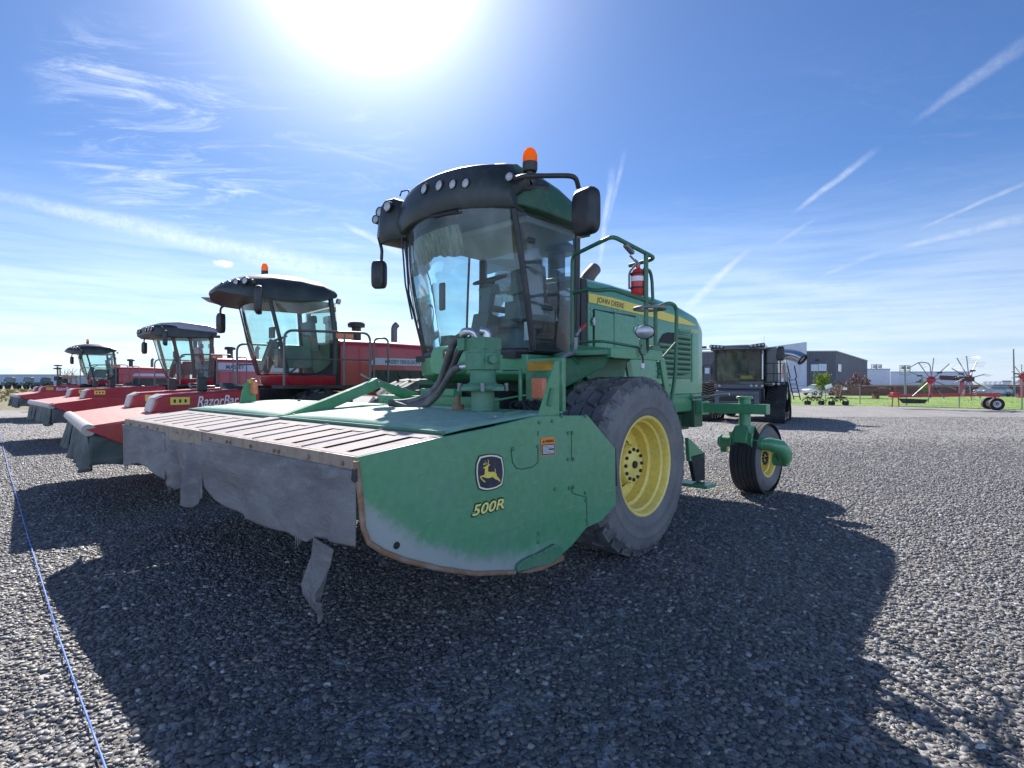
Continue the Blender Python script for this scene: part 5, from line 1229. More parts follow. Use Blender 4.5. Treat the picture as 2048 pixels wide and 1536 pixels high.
# ------------------------------------------------------------------ black tracked combine
FB = Frame(10.17, 24.82, -32); B = FB.P
cr = empty('combine_harvester', (10.17,24.82,0), R(-32)); tag(cr, 'black combine harvester on rubber tracks standing on the gravel behind the green caster wheel', 'combine harvester')
M['cblack'] = paint('combine_black', (.012,.013,.018), .25, dust=(.14,.15,.17), amt=.12, top=.15, coat=.5)
M['cgrey'] = paint('combine_grey', (.07,.075,.10), .4, amt=.15, top=.2)
def track(xc, parent):
    t_ = empty('track_unit', (xc,.55,0), 0, parent); w = .76
    def outline(off, n=60):
        pts = []
        ctr = [V(0,-1.05,.36), V(0,1.05,.36), V(0,.10,1.30)]; rad = [.36+off, .36+off, .42+off]
        # convex hull of three circles
        segs = []
        for i in range(3):
            c0, c1 = ctr[i], ctr[(i+1) % 3]; r0, r1 = rad[i], rad[(i+1) % 3]; d_ = c1-c0; L = d_.length; a = math.atan2(d_.z, d_.y); b_ = math.asin((r0-r1)/L); n_ = a-math.pi/2+b_
            segs.append((c0+V(0,math.cos(n_),math.sin(n_))*r0, c1+V(0,math.cos(n_),math.sin(n_))*r1, n_))
        for i in range(3):
            p0, p1, n0 = segs[i]; n1 = segs[(i+1) % 3][2]
            while n1 < n0: n1 += 2*math.pi
            for k in range(10): pts.append((p0+(p1-p0)*k/10, n0))
            c1 = ctr[(i+1) % 3]; r1 = rad[(i+1) % 3]
            for k in range(9):
                a = n0+(n1-n0)*k/8; pts.append((c1+V(0,math.cos(a),math.sin(a))*r1, a))
        return pts
    o_ = outline(0); i_ = outline(-.06); m_ = MB()
    rg = [[p+V(w/2,0,0) for p, a in o_], [p+V(-w/2,0,0) for p, a in o_], [p+V(-w/2,0,0) for p, a in i_], [p+V(w/2,0,0) for p, a in i_], [p+V(w/2,0,0) for p, a in o_]]
    m_.loft(rg, caps=False); m_.build('rubber_belt', M['rubber'], t_, smooth=40)
    # chevron bars
    L_ = [0]; P_ = [p for p, a in o_]; 
    for k in range(1, len(P_)): L_.append(L_[-1]+(P_[k]-P_[k-1]).length)
    tot = L_[-1]+(P_[0]-P_[-1]).length; lg = MB(); N_ = 44
    def at(s_):
        s_ %= tot
        for k in range(len(P_)):
            s1 = L_[k+1] if k+1 < len(P_) else tot
            if s_ <= s1:
                p1 = P_[(k+1) % len(P_)]; f_ = (s_-L_[k])/max(1e-6, s1-L_[k]); p = P_[k]+(p1-P_[k])*f_
                d_ = (p1-P_[k]).normalized(); return p, V(0,d_.z,-d_.y)
    for k in range(N_):
        for sg in (-1, 1):
            s0 = tot*k/N_+(tot/N_/2 if sg > 0 else 0); a, na = at(s0); b_, nb = at(s0+.16); a2, na2 = at(s0+.05); b2, nb2 = at(s0+.21)
            lo = [a+V(sg*w*.49,0,0), b_+V(sg*.02,0,0), b2+V(sg*.02,0,0), a2+V(sg*w*.49,0,0)]; hi = [p+n_*.045 for p, n_ in zip(lo, (na,nb,nb2,na2))]
            lg.loft([lo, hi])
    lg.build('track_lugs', M['rubber'], t_, smooth=0)
    wm = MB()
    for (y, z, r) in ((-1.05,.36,.28), (1.05,.36,.28), (-.4,.25,.17), (.15,.25,.17), (.65,.25,.17)):
        wm.lathe([(-w*.42,0),(-w*.42,r),(w*.42,r),(w*.42,r*.8),(w*.36,r*.3),(w*.40,0)], (0,y,z), (1,0,0), 18)
    wm.lathe([(-.3,.3),(.34,.34),(.36,.12),(.36,0)], (0,.1,1.30), (1,0,0), 20); wm.span((-.2,-.9,.3), (.2,.9,.6)); wm.build('track_wheels', M['cblack'], t_, smooth=30)
    return t_
track(1.45, cr); track(-1.45, cr)
for s in (1, -1): big_wheel(cr, 1.50*s, 4.3, .72, .72, .50, .36, s, M['grey'], M['rubber'], M['rubber'], 'bar', .1, 20)
q = MB(); q.span((-1.0,-.3,.55), (1.0,4.6,1.5)); q.span((-1.35,-.1,1.55), (1.35,.2,1.80)); q.span((-1.3,4.1,.6), (1.3,4.5,.85)); q.build('chassis', M['cblack'], cr, bevel=.02)
q = MB(); q.prism([V(-.85,-.25,1.55), V(-.85,-.25,.9), V(-.85,-1.0,.45), V(-.85,-1.05,1.36)], (1.7,0,0)); fh = q.build('feeder_house', M['cgrey'], cr, bevel=.03)
q = MB(); q.span((-.66,-1.075,.62), (.66,-1.03,1.14)); q.build('feeder_mouth', M['slot'], cr)
q = MB(); q.span((-.66,-1.10,.86), (.66,-1.06,.92)); q.span((-.90,-1.12,1.20), (.90,-1.0,1.34)); q.span((-.90,-1.10,.5), (-.70,-1.0,1.2)); q.span((.70,-1.10,.5), (.90,-1.0,1.2)); q.span((-.98,-.80,1.46), (.98,-.30,1.64)); q.build('feeder_frame', M['cgrey'], cr, bevel=.01)
body = MB(); S = []
for y, wd, zb, z2 in ((.55,1.45,1.5,3.30), (1.5,1.45,1.5,3.36), (3.5,1.45,1.35,3.36), (5.4,1.35,1.3,3.1), (5.9,1.2,1.5,2.6)): S.append(ring(0,0,y,wd,zb,z2,10,9))
body.loft(S); body.build('body', M['cblack'], cr, smooth=35, bevel=.02)
wp_ = MB(); wp_.span((1.455,1.25,1.75), (1.475,2.7,2.75)); wp_.build('side_decal', M['decal_white'], cr)
wp_ = MB()
for a in range(7): wp_.ball((1.48,1.9+.30*math.cos(a*1.1),2.25+.26*math.sin(a*1.7)), .13, 8, (.15,1,1))
wp_.build('red_graphic', flat('red_graphic', (.5,.10,.06), .4), cr)
cbm = MB(); cbm.span((-.98,-.62,1.62), (.98,.5,1.80)); cc = cbm.build('cab', M['cblack'], cr, bevel=.03)
g_ = MB(); g_.grid(lambda u, v: V(-.92+1.84*u, -.60-.10*v-.22*(1-abs(2*u-1)**2.4), 1.80+1.32*v), 16, 6); g_.build('windshield', M['glass_dark'], cc, smooth=60)
for s in (1, -1):
    g_ = MB(); g_.add([(s*.95,-.55,1.8),(s*.95,.5,1.8),(s*.95,.5,3.12),(s*.95,-.66,3.12)], [(0,1,2,3)]); g_.build('door_window', M['glass_dark'], cc, smooth=0)
q = MB(); q.span((-.93,.5,1.8), (.93,.54,3.1)); q.build('cab_rear_wall', M['offwhite'], cc)
q = MB()
for s in (1, -1): q.bar(V(s*.95,-.60,1.8), V(s*.95,-.70,3.12), .07, .07); q.bar(V(s*.95,.5,1.8), V(s*.95,.5,3.12), .08, .08)
q.build('pillars', M['cblack'], cc)
q = MB(); q.span((.955,-.72,1.85), (1.0,-.66,3.10)); q.build('pillar_trim', M['decal_white'], cc)
q = MB(); q.box((0,.1,2.05), (.5,.5,.2)); q.box((0,.3,2.45), (.46,.14,.66)); q.bar((-.3,-.4,1.8), (-.25,-.2,2.3), .1, .1); q.box((.5,-.1,2.15), (.25,.5,.2)); q.build('driver_seat', M['seat'], cc, bevel=.04)
q = MB(); q.box((.3,-.35,1.95), (.5,.2,.16)); q.build('yellow_crate', M['decal_yellow'], cc, bevel=.02)
rr2 = MB(); S = []
for y, wd, zb, z2 in ((-1.05,.75,3.15,3.26), (-.95,1.1,3.12,3.32), (-.3,1.12,3.12,3.38), (.6,1.1,3.12,3.36)): S.append(ring(0,0,y,wd,zb,z2,12,5))
rr2.loft(S); cro = rr2.build('roof', M['cblack'], cr, smooth=40, bevel=.02)
for s in (1, -1):
    q = MB(); q.box((s*.82,-1.06,3.28), (.62,.14,.15), ry=R(-6*s)); q.build('light_bar', M['roof_black'], cro, bevel=.05)
    for k in range(4): lamp(cro, V(s*(.60+.15*k),-1.135,3.285+.012*(k-1.5)*s*s), (0,-1,0), .052)
for x in (-.75,.55,.75,.98,1.35,1.55): lamp(cr, V(x,-.82 if abs(x) < 1.2 else -.27,1.58 if abs(x) < 1.2 else 1.66), (0,-1,0), .06)
q = MB(); q.span((-1.75,-.25,1.62), (1.75,.0,1.72)); q.build('front_beam', M['cblack'], cr, bevel=.02)
q = MB(); q.span((1.0,-.12,1.72), (1.50,.5,3.24)); q.build('side_cabinet', M['cblack'], cr, bevel=.04)
q = MB()
for z in (2.1,2.55): q.tube([V(1.04,-.16,z), V(1.62,-.16,z), V(1.62,.6,z)], .014, 6, fil=.05)
for x in (1.04,1.34,1.62): q.tube([V(x,-.16,1.7), V(x,-.16,2.55)], .014, 6)
q.tube([V(1.72,.1,1.7), V(1.72,.1,2.55), V(1.72,.5,2.55), V(1.72,.5,1.7)], .016, 6, fil=.08); q.tube([V(-1.1,-.3,1.7), V(-1.55,-.3,1.7), V(-1.55,-.3,2.5), V(-1.15,-.3,2.5)], .014, 6, fil=.08); q.build('handrail', M['black'], cr, smooth=40)
q = MB()
for s in (0, 1): q.tube([V(1.62+.28*s,2.9,1.95), V(1.75+.28*s,3.9,.9)], .025, 6); q.tube([V(1.62+.28*s,2.4,2.5), V(1.68+.28*s,2.9,1.95)], .025, 6)
for k in range(5): q.bar(V(1.64+.02*k,3.0+.19*k,1.85-.2*k), V(1.92+.02*k,3.0+.19*k,1.85-.2*k), .08, .03)
q.build('ladder', M['black'], cr, smooth=30)
mirror(cr, V(1.62,-.35,2.95), .32, .62, .14, 0); mirror(cr, V(-1.62,-.4,2.3), .14, .40, .1, 0)
q = MB(); q.tube([V(-.9,-.95,3.2), V(-1.5,-1.1,3.17), V(-1.9,-1.2,3.15)], .02, 6); q.box((-1.35,-1.05,3.27), (.2,.1,.1)); q.build('mirror_arm', M['black'], cro, smooth=40)
M['chrome'] = paint('stainless_tube', (.62,.62,.60), .18, metal=.9, amt=.15, top=.1)
q = MB(); q.tube([V(1.2,2.3,3.05), V(1.7,2.2,3.02), V(2.05,2.12,2.93), V(2.25,2.05,2.78)], [.26,.26,.26,.27], 18, fil=.25); q.build('unloading_auger', M['chrome'], cr, smooth=50)
q = MB(); q.lathe([(0,.275),(.06,.28),(.08,.25),(.04,.22)], V(2.25,2.05,2.78), (.8,-.25,-.6), 18); q.build('auger_spout', M['black'], cr, smooth=40)
q = MB(); q.tube([V(.85,.3,3.35), V(.92,.32,3.75)], .008, 5); q.build('antenna', M['decal_white'], cro)
q = MB(); q.box((0,-.81,1.56), (.34,.02,.05)); q.build('name_plate', M['cgrey'], cr)

# ------------------------------------------------------------------ right background
Wd = Frame(0,0,0); Q = Wd.P
def grass_mat():
    m, t, b, out = newmat('lawn_grass'); co = t.n('ShaderNodeNewGeometry').outputs['Position']
    n1 = t.noise(co, .35, 6, .65); n2 = t.noise(co, 6, 4, .7)
    c = t.mix(t.step(n1, .35, .7), (.10,.20,.02,1), (.21,.29,.045,1)); c = t.mix(t.math('MULTIPLY', t.step(n2, .45, .75), .6), c, (.05,.10,.015,1)); setb(t, b, Base_Color=c, Roughness=.9); return m
lawn = MB(); lawn.add([(14,45,.006),(27.6,40.8,.006),(32.2,34.8,.006),(60,28,.006),(95,66,.006),(30,78,.006)], [(0,1,2,3,4,5)])
lw = lawn.build('lawn', grass_mat(), None, smooth=0); lw['kind'] = 'structure'
gt = MB(); rd = random.Random(5)
edge = [(14,45),(27.6,40.8),(32.2,34.8),(60,28)]
for k in range(5200):
    if k < 1500:
        i = rd.choice((0,1,1,1,2,2)); a, b_ = edge[i], edge[i+1]; u = rd.random(); x = a[0]+(b_[0]-a[0])*u; y = a[1]+(b_[1]-a[1])*u+abs(rd.gauss(0,.5))
    else: x = rd.uniform(18,62); y = rd.uniform(36,66); 
    if k >= 1500 and y < 47-(x-14)*.26-max(0,(x-28.4))*1.1: continue
    h = rd.uniform(.02,.055); w_b = rd.uniform(.02,.05); a = rd.uniform(0,3.14); dx, dy = math.cos(a)*w_b, math.sin(a)*w_b
    gt.add([(x-dx,y-dy,.006),(x+dx,y+dy,.006),(x+rd.uniform(-.04,.04),y+rd.uniform(-.04,.04),h)], [(0,1,2)])
go_ = gt.build('grass', grass_mat(), None, smooth=0); tag(go_, 'short green grass tufts on the lawn beyond the gravel', 'grass', kind='stuff')
M['bdark'] = paint('charcoal_cladding', (.075,.075,.095), .5, dust=(.11,.11,.13), amt=.3, top=0, scale=.2)
M['bwhite'] = paint('white_cladding', (.50,.52,.58), .5, dust=(.42,.45,.52), amt=.3, top=0, scale=.2)
M['win'] = flat('window_glass', (.42,.50,.56), .15); M['frame_w'] = flat('window_frame', (.65,.66,.68), .5)
bl_ = empty('warehouse', (48,110,0)); tag(bl_, 'charcoal industrial building with a tall white entrance panel behind the combine', 'building')
bl_.location = (0,0,0)
def rib_box(name, mat, poly, z0, z1, par, pitch=.6):
    m_ = MB(); n_ = len(poly)
    for i in range(n_):
        a = V(*poly[i],0); b_ = V(*poly[(i+1) % n_],0); L = (b_-a).length; k = max(1, int(L/pitch)); nn_ = (b_-a).normalized().cross(V(0,0,1)); za, zb_ = (z0, z1) if not isinstance(z1, list) else (z0, None)
        for j in range(k):
            for f0, f1, o0, o1 in ((0,.42,0,0),(.42,.5,0,.04),(.5,.92,.04,.04),(.92,1,.04,0)):
                p = a+(b_-a)*(j+f0)/k-nn_*o0; q_ = a+(b_-a)*(j+f1)/k-nn_*o1
                t0 = z1 if not isinstance(z1, list) else z1[i]+(z1[(i+1) % n_]-z1[i])*(j+f0)/k
                t1 = z1 if not isinstance(z1, list) else z1[i]+(z1[(i+1) % n_]-z1[i])*(j+f1)/k
                m_.add([V(p.x,p.y,z0), V(q_.x,q_.y,z0), V(q_.x,q_.y,t1), V(p.x,p.y,t0)], [(0,1,2,3)])
    zt_ = z1 if isinstance(z1, list) else [z1]*n_
    m_.add([V(*poly[i],zt_[i]) for i in range(n_)], [tuple(range(n_))])
    return m_.build(name, mat, par, smooth=0)
cA = (63.7,110); cB = (99.8,157); cC = (60,185); cD = (20,133)
rib_box('wall', M['bdark'], [(30,114),cA,cB,cC], 0, [7.9,7.9,7.9,7.9], bl_)
q = MB()
for a, b_ in (((30,114),cA), (cA,cB)): q.bar(V(*a,7.95), V(*b_,7.95), .3, .25)
q.build('roof_edge', M['grey'], bl_)
xw0 = Q(1545,700,y=112).x; xw1 = Q(1613.5,700,y=109.4).x
rib_box('entrance_panel', M['bwhite'], [(xw0-3,113),(xw1,109.4),(xw1+1.2,113),(xw0-3,116)], 0, [8.6,9.75,9.75,8.6], bl_, 1.2)
def facade_win(u0, v0, u1, v1, a, b_, nx_=2):
    # on the vertical wall a->b
    A2 = V(*a,0); B2 = V(*b_,0); d_ = (B2-A2).normalized(); nn_ = d_.cross(V(0,0,1))
    def hit(u, v):
        p = (u-1024)/F; t_ = (A2.x*d_.y-A2.y*d_.x)/(p*d_.y-d_.x); return V(p*t_, t_, CAMH+(HOR-v)/F*t_)
    q0 = hit(u0, v1); q1 = hit(u1, v0); z0, z1 = q0.z, q1.z; p0 = V(q0.x,q0.y,0)+nn_*.06; p1 = V(q1.x,q1.y,0)+nn_*.06
    w__ = MB(); up = V(0,0,1)
    for (f0, f1, z_a, z_b) in [(0,1,z0,z0+.1),(0,1,z1-.1,z1)]: w__.prism([p0+(p1-p0)*f0+up*z_a, p0+(p1-p0)*f1+up*z_a, p0+(p1-p0)*f1+up*z_b, p0+(p1-p0)*f0+up*z_b], nn_*.06)
    for k in range(nx_+1):
        c_ = p0+(p1-p0)*k/nx_; dd = (p1-p0).normalized()*.05; w__.prism([c_-dd+up*z0, c_+dd+up*z0, c_+dd+up*z1, c_-dd+up*z1], nn_*.07)
    fo = w__.build('window', M['frame_w'], bl_, smooth=0)
    g__ = MB(); g__.prism([p0+up*z0, p1+up*z0, p1+up*z1, p0+up*z1], nn_*.03); g__.build('pane', M['win'], fo, smooth=0)
facade_win(1622,729,1635.5,742, (30,114), cA); facade_win(1637.5,728,1652,742, (30,114), cA); facade_win(1675,729,1681.5,743, cA, cB, 1); facade_win(1410,736,1418,747, (30,114), cA); facade_win(1405,771,1413,780, (30,114), cA); facade_win(1622,770,1631,780, (30,114), cA)
q = MB()
for u, v in ((1637,720),(1692,727),(1717,734)): 
    c_ = Q(u,v,y=110+max(0,(u-1671)/64*47)-.2); q.box(c_, (.4,.3,.4))
q.build('wall_lamp', M['black'], bl_)
# white sheds beyond
def shed(name, label, u0, u1, vt, dist, depth, mat, cat='shed', grp=None):
    e = empty(name, (0,0,0)); tag(e, label, cat, grp); a = Q(u0,vt,y=dist); b_ = Q(u1,vt,y=dist)
    rib_box('wall', mat, [(a.x,dist),(b_.x,dist),(b_.x,dist+depth),(a.x,dist+depth)], 0, a.z, e, 1.0)
    q = MB(); q.bar(V(a.x,dist-.05,a.z+.06), V(b_.x,dist-.05,a.z+.06), .3, .2); q.build('roof_edge', M['grey'], e); return e
shed('shed', 'pale shed beside the charcoal building, partly behind the rusty bush', 1722, 1780, 738.5, 175, 20, M['bwhite'])
shed('shed', 'long low white shed standing behind the hay rake rotors', 1781, 1945, 744, 190, 25, M['bwhite'])
shed('shed', 'small white hut at the far right beside the tall mast', 2005, 2021, 763, 95, 4, M['bwhite'])
shed('shed', 'small white hut at the right edge, right of the tall mast', 2035, 2060, 763, 95, 4, M['bwhite'])
# rust brown low wall
M['brown'] = paint('rusty_brown_wall', (.13,.055,.045), .8, dust=(.22,.12,.10), amt=.6, top=.2, scale=.8)
bw = empty('low_wall', (0,0,0)); tag(bw, 'long low rust brown wall behind the lawn', 'wall')
rib_box('wall_body', M['brown'], [(44,76),(110,74),(110,75),(44,77)], 0, 1.35, bw, 1.2)
q = MB(); q.bar(V(44,75.9,1.4), V(110,73.9,1.4), .35, .1); q.build('coping', M['rust'], bw)
# chain link fence
fe = empty('chain_link_fence', (0,0,0)); tag(fe, 'thin chain-link fence with metal posts along the edge of the lawn', 'fence')
fp = [(18.5,48.4),(23.5,47.1),(28.2,45.3),(29.9,42.4),(31.6,39.5),(33.3,36.5),(35.0,33.6)]
for x, y in fp:
    q = MB(); q.cyl((x,y,0), (x,y,1.52), .035, 8); q.ball((x,y,1.54), .045, 8); q.build('post', M['grey'], fe, smooth=40)
q = MB()
for a, b_ in zip(fp, fp[1:]):
    q.tube([V(*a,1.47), V(*b_,1.47)], .018, 5); q.tube([V(*a,.08), V(*b_,.08)], .008, 4)
q.build('top_rail', M['grey'], fe, smooth=30)
q = MB()
for a, b_ in zip(fp, fp[1:]):
    A2 = V(*a,0); B2 = V(*b_,0); L = (B2-A2).length; n_ = int(L/.16)
    for k in range(-8, n_):
        for sg in (0, 1):
            s0, s1 = k*.16, k*.16+1.38
            z0, z1 = (.08, 1.46) if sg == 0 else (1.46, .08)
            c0, c1 = max(0, s0), min(L, s1)
            if c1-c0 < .05: continue
            f0 = (c0-s0)/1.38; f1 = (c1-s0)/1.38
            q.tube([A2+(B2-A2)*c0/L+V(0,0,z0+(z1-z0)*f0), A2+(B2-A2)*c1/L+V(0,0,z0+(z1-z0)*f1)], .0016, 3, cap=False)
q.build('wire_mesh', M['grey'], fe, smooth=0)
# ---- rotary rake
def hay_rake(px0, label, full=True):
    pass
rk = empty('rotary_rake', (0,0,0)); tag(rk, 'red rotary hay rake with two folded rotors of grey tine arms by the fence', 'hay rake')
pA = Q(1785,792,y=37.0); pB = Q(1992,789,y=34.6); 
q = MB(); q.bar(pA, pB, .16, .20); q.bar(pA+V(-.3,0,.0), pA+V(.6,0,-.05), .10, .12); q.build('main_beam', M['red'], rk, bevel=.01)
def lerpv(a, b_, k): return a+(b_-a)*k
def rotor(c, nrm, r, par, seed):
    nrm = Vector(nrm).normalized(); e_1 = nrm.cross(V(0,0,1)).normalized(); e_2 = nrm.cross(e_1); rd = random.Random(seed)
    h_ = MB(); h_.lathe([(-.16,.10),(-.14,.20),(.10,.22),(.16,.12),(.2,0)], c, nrm, 14)
    for k in range(10):
        a = 2*math.pi*k/10; h_.box(c+(e_1*math.cos(a)+e_2*math.sin(a))*.2, (.09,.09,.09))
    hb = h_.build('rotor_hub', M['red'], par, smooth=35)
    for k in range(10):
        a = 2*math.pi*(k+.3)/10; d_ = e_1*math.cos(a)+e_2*math.sin(a); tn = -e_1*math.sin(a)+e_2*math.cos(a)
        m_ = MB(); L = r*rd.uniform(.92,1.02); m_.tube([c+d_*.15, c+d_*L], .03, 5); m_.mi = 1
        for j in range(4):
            b0 = c+d_*(L-.06-.14*j); m_.tube([b0, b0+nrm*.14-tn*.02, b0+nrm*.46-tn*.16], .007, 4)
        m_.mi = 2
        if k % 3 == 0: m_.box(c+d_*r*.45, (.28,.12,.10))
        m_.build('tine_arm', [M['grey'], M['grey'], M['black']], hb, smooth=30)
c1 = Q(1862,760,y=36.0); c2 = Q(1972-5,752,y=35.0)
rotor(c1, (-.45,-.86,.15), 1.45, rk, 1); rotor(Q(1938,757,y=35.4), (.30,-.92,.18), 1.55, rk, 2)
q = MB(); q.bar(Q(1862,795,y=36.0), c1+V(0,.15,0), .14, .14); q.bar(Q(1924,792,y=35.3), Q(1924,755,y=35.4), .24, .24); q.bar(Q(1880,756,y=35.8), Q(1948,758,y=35.2), .20, .26); q.build('rotor_frame', M['red'], rk, bevel=.01)
q = MB(); q.bar(Q(1879,754,y=35.6), Q(1948,758,y=35.0), .16, .22); q.build('folded_guard', M['black'], rk, bevel=.02)
q = MB(); q.prism([Q(u,v,y=36.2) for u, v in ((1806,797),(1857,799),(1850,807),(1815,807))], (0,.5,0)); q.build('guard_sheet', M['rubber'], rk, bevel=.02)
q = MB()
for u in (1786,1796): q.bar(Q(u,790,y=37.2), Q(u+(-2 if u < 1790 else 2),813.5,y=37.6), .06, .06)
q.box(Q(1790,790,y=37.1), (.45,.35,.35)); q.tube([Q(1790,786,y=37.1), Q(1790,773,y=37.1)], .02, 5); q.build('parking_stand', M['red'], rk, bevel=.01)
q = MB(); q.tube([Q(1862,752,y=36), Q(1860,726,y=36), Q(1838,724,y=36), Q(1818,736,y=36)], .03, 6, fil=.3); q.build('transport_arch', M['grey'], rk, smooth=40)
big_wheel(rk, 0,0,0,.38,.28,.18,-1,M['white'],M['rubber'],M['rib_rubber'],'rib',.03,16).location = Q(1995,808.5,y=34.8)
rk.children[-1].rotation_euler = (0,0,R(70)); cw = copy_tree(rk.children[-1], rk); cw.location = Q(1980,806.5,y=35.4)
q = MB(); q.bar(Q(1990,790,y=34.9), Q(1990,806,y=35.0), .1, .1); q.bar(Q(1980,805,y=35.4), Q(1996,806,y=34.9), .1, .1); q.box(Q(1990,790,y=34.8), (.4,.3,.3)); q.build('wheel_axle', M['red'], rk, bevel=.01)
# partial machine at the right edge
rk2 = empty('rotary_rake', (0,0,0)); tag(rk2, 'rusty red hay rake rotor cut off by the right edge of the picture', 'hay rake')
rotor(Q(2044,752,y=45), (0,-1,.2), .95, rk2, 4)
q = MB(); q.bar(Q(2044,752,y=45.1), Q(2044,795,y=45.1), .16, .16); q.bar(Q(2036,793,y=45.1), Q(2075,793,y=45.1), .2, .2); q.build('rotor_frame', M['red'], rk2)
# ---- small hay implements
def tedder(u, v, dist, label):
    o_ = Q(u, v, y=dist); e = empty('tedder', (o_.x,o_.y,0)); tag(e, label, 'hay tedder', 'small hay tedders at the lawn edge')
    q = MB(); q.bar((-.65,0,.55), (.65,.1,.58), .09, .09); q.bar((0,0,.55), (.1,-.5,.45), .08, .08); q.bar((-.1,0,.5), (-.05,.1,1.0), .07, .07); q.tube([V(.15,0,.6), V(.3,.0,1.25), V(.55,.0,1.45)], .03, 6, fil=.2); q.build('frame', M['rust'], e, smooth=30)
    rd = random.Random(int(u))
    for s in (-.45, 0, .45):
        m_ = MB()
        for k in range(8):
            a = 2*math.pi*k/8+rd.random(); m_.tube([V(s,0,.55), V(s+.36*math.cos(a),.30*math.sin(a),.50+.14*math.sin(a*2)), V(s+.42*math.cos(a),.36*math.sin(a),.28)], .018, 4)
        m_.lathe([(0,.09),(.1,.12),(.14,0)], (s,0,.55), (0,0,1), 10); m_.build('rotor', M['dark'], e, smooth=30)
    for s in (-.62, -.4, .45, .65):
        w__ = MB(); w__.lathe([(-.05,.06),(-.05,.17),(.05,.17),(.05,.06)], (s,-.1,.17), (1,.2,0), 14); w__.build('wheel', M['rubber'], e, smooth=40)
    return e
tedder(1675,811,42.5, 'grey brown hay tedder on small black wheels, left of the rake'); tedder(1627,811,43.5, 'hay tedder half hidden behind the combine track')
tedder(1395,815,42.0, 'rusty hay tedder seen low between the hood and the combine')
# sign, pole, masts
sg = empty('sign_board', (0,0,0)); tag(sg, 'white tilted board on a thin post by the small green tree', 'sign')
q = MB(); c_ = Q(1657,773,y=44); q.box(c_, (.55,.04,.26), ry=R(-22)); q.build('board', M['decal_white'], sg)
q = MB(); q.cyl(V(c_.x-.2,c_.y+.05,0), V(c_.x-.2,c_.y+.05,c_.z), .03, 6); q.build('post', M['grey'], sg)
sg2 = empty('sign_board', (0,0,0)); tag(sg2, 'small pale rectangular notice fixed on the chain-link fence', 'sign')
c_ = Q(1690,777.5,y=45.9); q = MB(); q.box(c_, (.34,.03,.20)); q.build('board', M['decal_white'], sg2)
po = empty('mast', (0,0,0)); tag(po, 'tall thin grey mast rising above the low wall at the right', 'mast')
c_ = Q(2029,793,y=70); tpp = Q(2027,698,y=70); q = MB(); q.cyl((c_.x,c_.y,0), tpp, .11, 8, .07); q.build('pole', M['grey'], po, smooth=40); q = MB(); q.box((c_.x,c_.y,.2), (.5,.5,.4)); q.build('footing', M['grey'], po)
def flood(u, vb, vt, dist, label):
    e = empty('floodlight_tower', (0,0,0)); tag(e, label, 'floodlight tower', 'floodlight towers'); b_ = Q(u,vb,y=dist); t_ = Q(u,vt,y=dist)
    q = MB(); q.tube([V(b_.x,dist,0), V(t_.x,dist,t_.z)], .09*dist/60, 6); q.build('pole', M['grey'], e, smooth=30)
    k = dist/60; q = MB()
    for dz in (0, .55*k, 1.0*k): q.bar(V(t_.x-.55*k,dist,t_.z-dz), V(t_.x+.55*k,dist,t_.z-dz), .06*k, .06*k)
    for dx in (-.55*k, 0, .55*k): q.bar(V(t_.x+dx,dist,t_.z), V(t_.x+dx,dist,t_.z-1.0*k), .05*k, .05*k)
    q.build('frame', M['grey'], e)
    for dx in (-.3*k, .3*k):
        q = MB(); q.box((t_.x+dx,dist-.1*k,t_.z-.25*k), (.28*k,.2*k,.28*k), rx=R(20)); q.build('lamp', M['roof_grey'], e)
flood(1753,772,729,205, 'frame of lamps standing up behind the pale shed roof'); flood(1810,790,731,72, 'lamp tower on a thin pole between the bush and the rake')
# trees
leafg = {}
def leaf_mat(name, c1, c2):
    m = bpy.data.materials.new(name); m.use_nodes = True; nt_ = m.node_tree; nt_.nodes.clear(); t = NT(nt_); out = t.n('ShaderNodeOutputMaterial')
    n_ = t.noise(t.n('ShaderNodeTexCoord').outputs['Object'], 3, 3, .6); c = t.mix(t.step(n_, .3, .7), c1+(1,), c2+(1,))
    a = t.n('ShaderNodeBsdfDiffuse', inp={0: c}); b_ = t.n('ShaderNodeBsdfTranslucent', inp={0: c}); mx = t.n('ShaderNodeMixShader', inp={0: .45, 1: a.outputs[0], 2: b_.outputs[0]}); nt_.links.new(mx.outputs[0], out.inputs[0]); return m
M['leaf'] = leaf_mat('fresh_leaf', (.10,.17,.02), (.22,.28,.05)); M['rleaf'] = leaf_mat('rusty_leaf', (.12,.04,.03), (.22,.09,.07)); M['sage'] = leaf_mat('sage_leaf', (.10,.10,.05), (.20,.17,.09))
M['bark'] = flat('bark', (.12,.09,.06), .9)
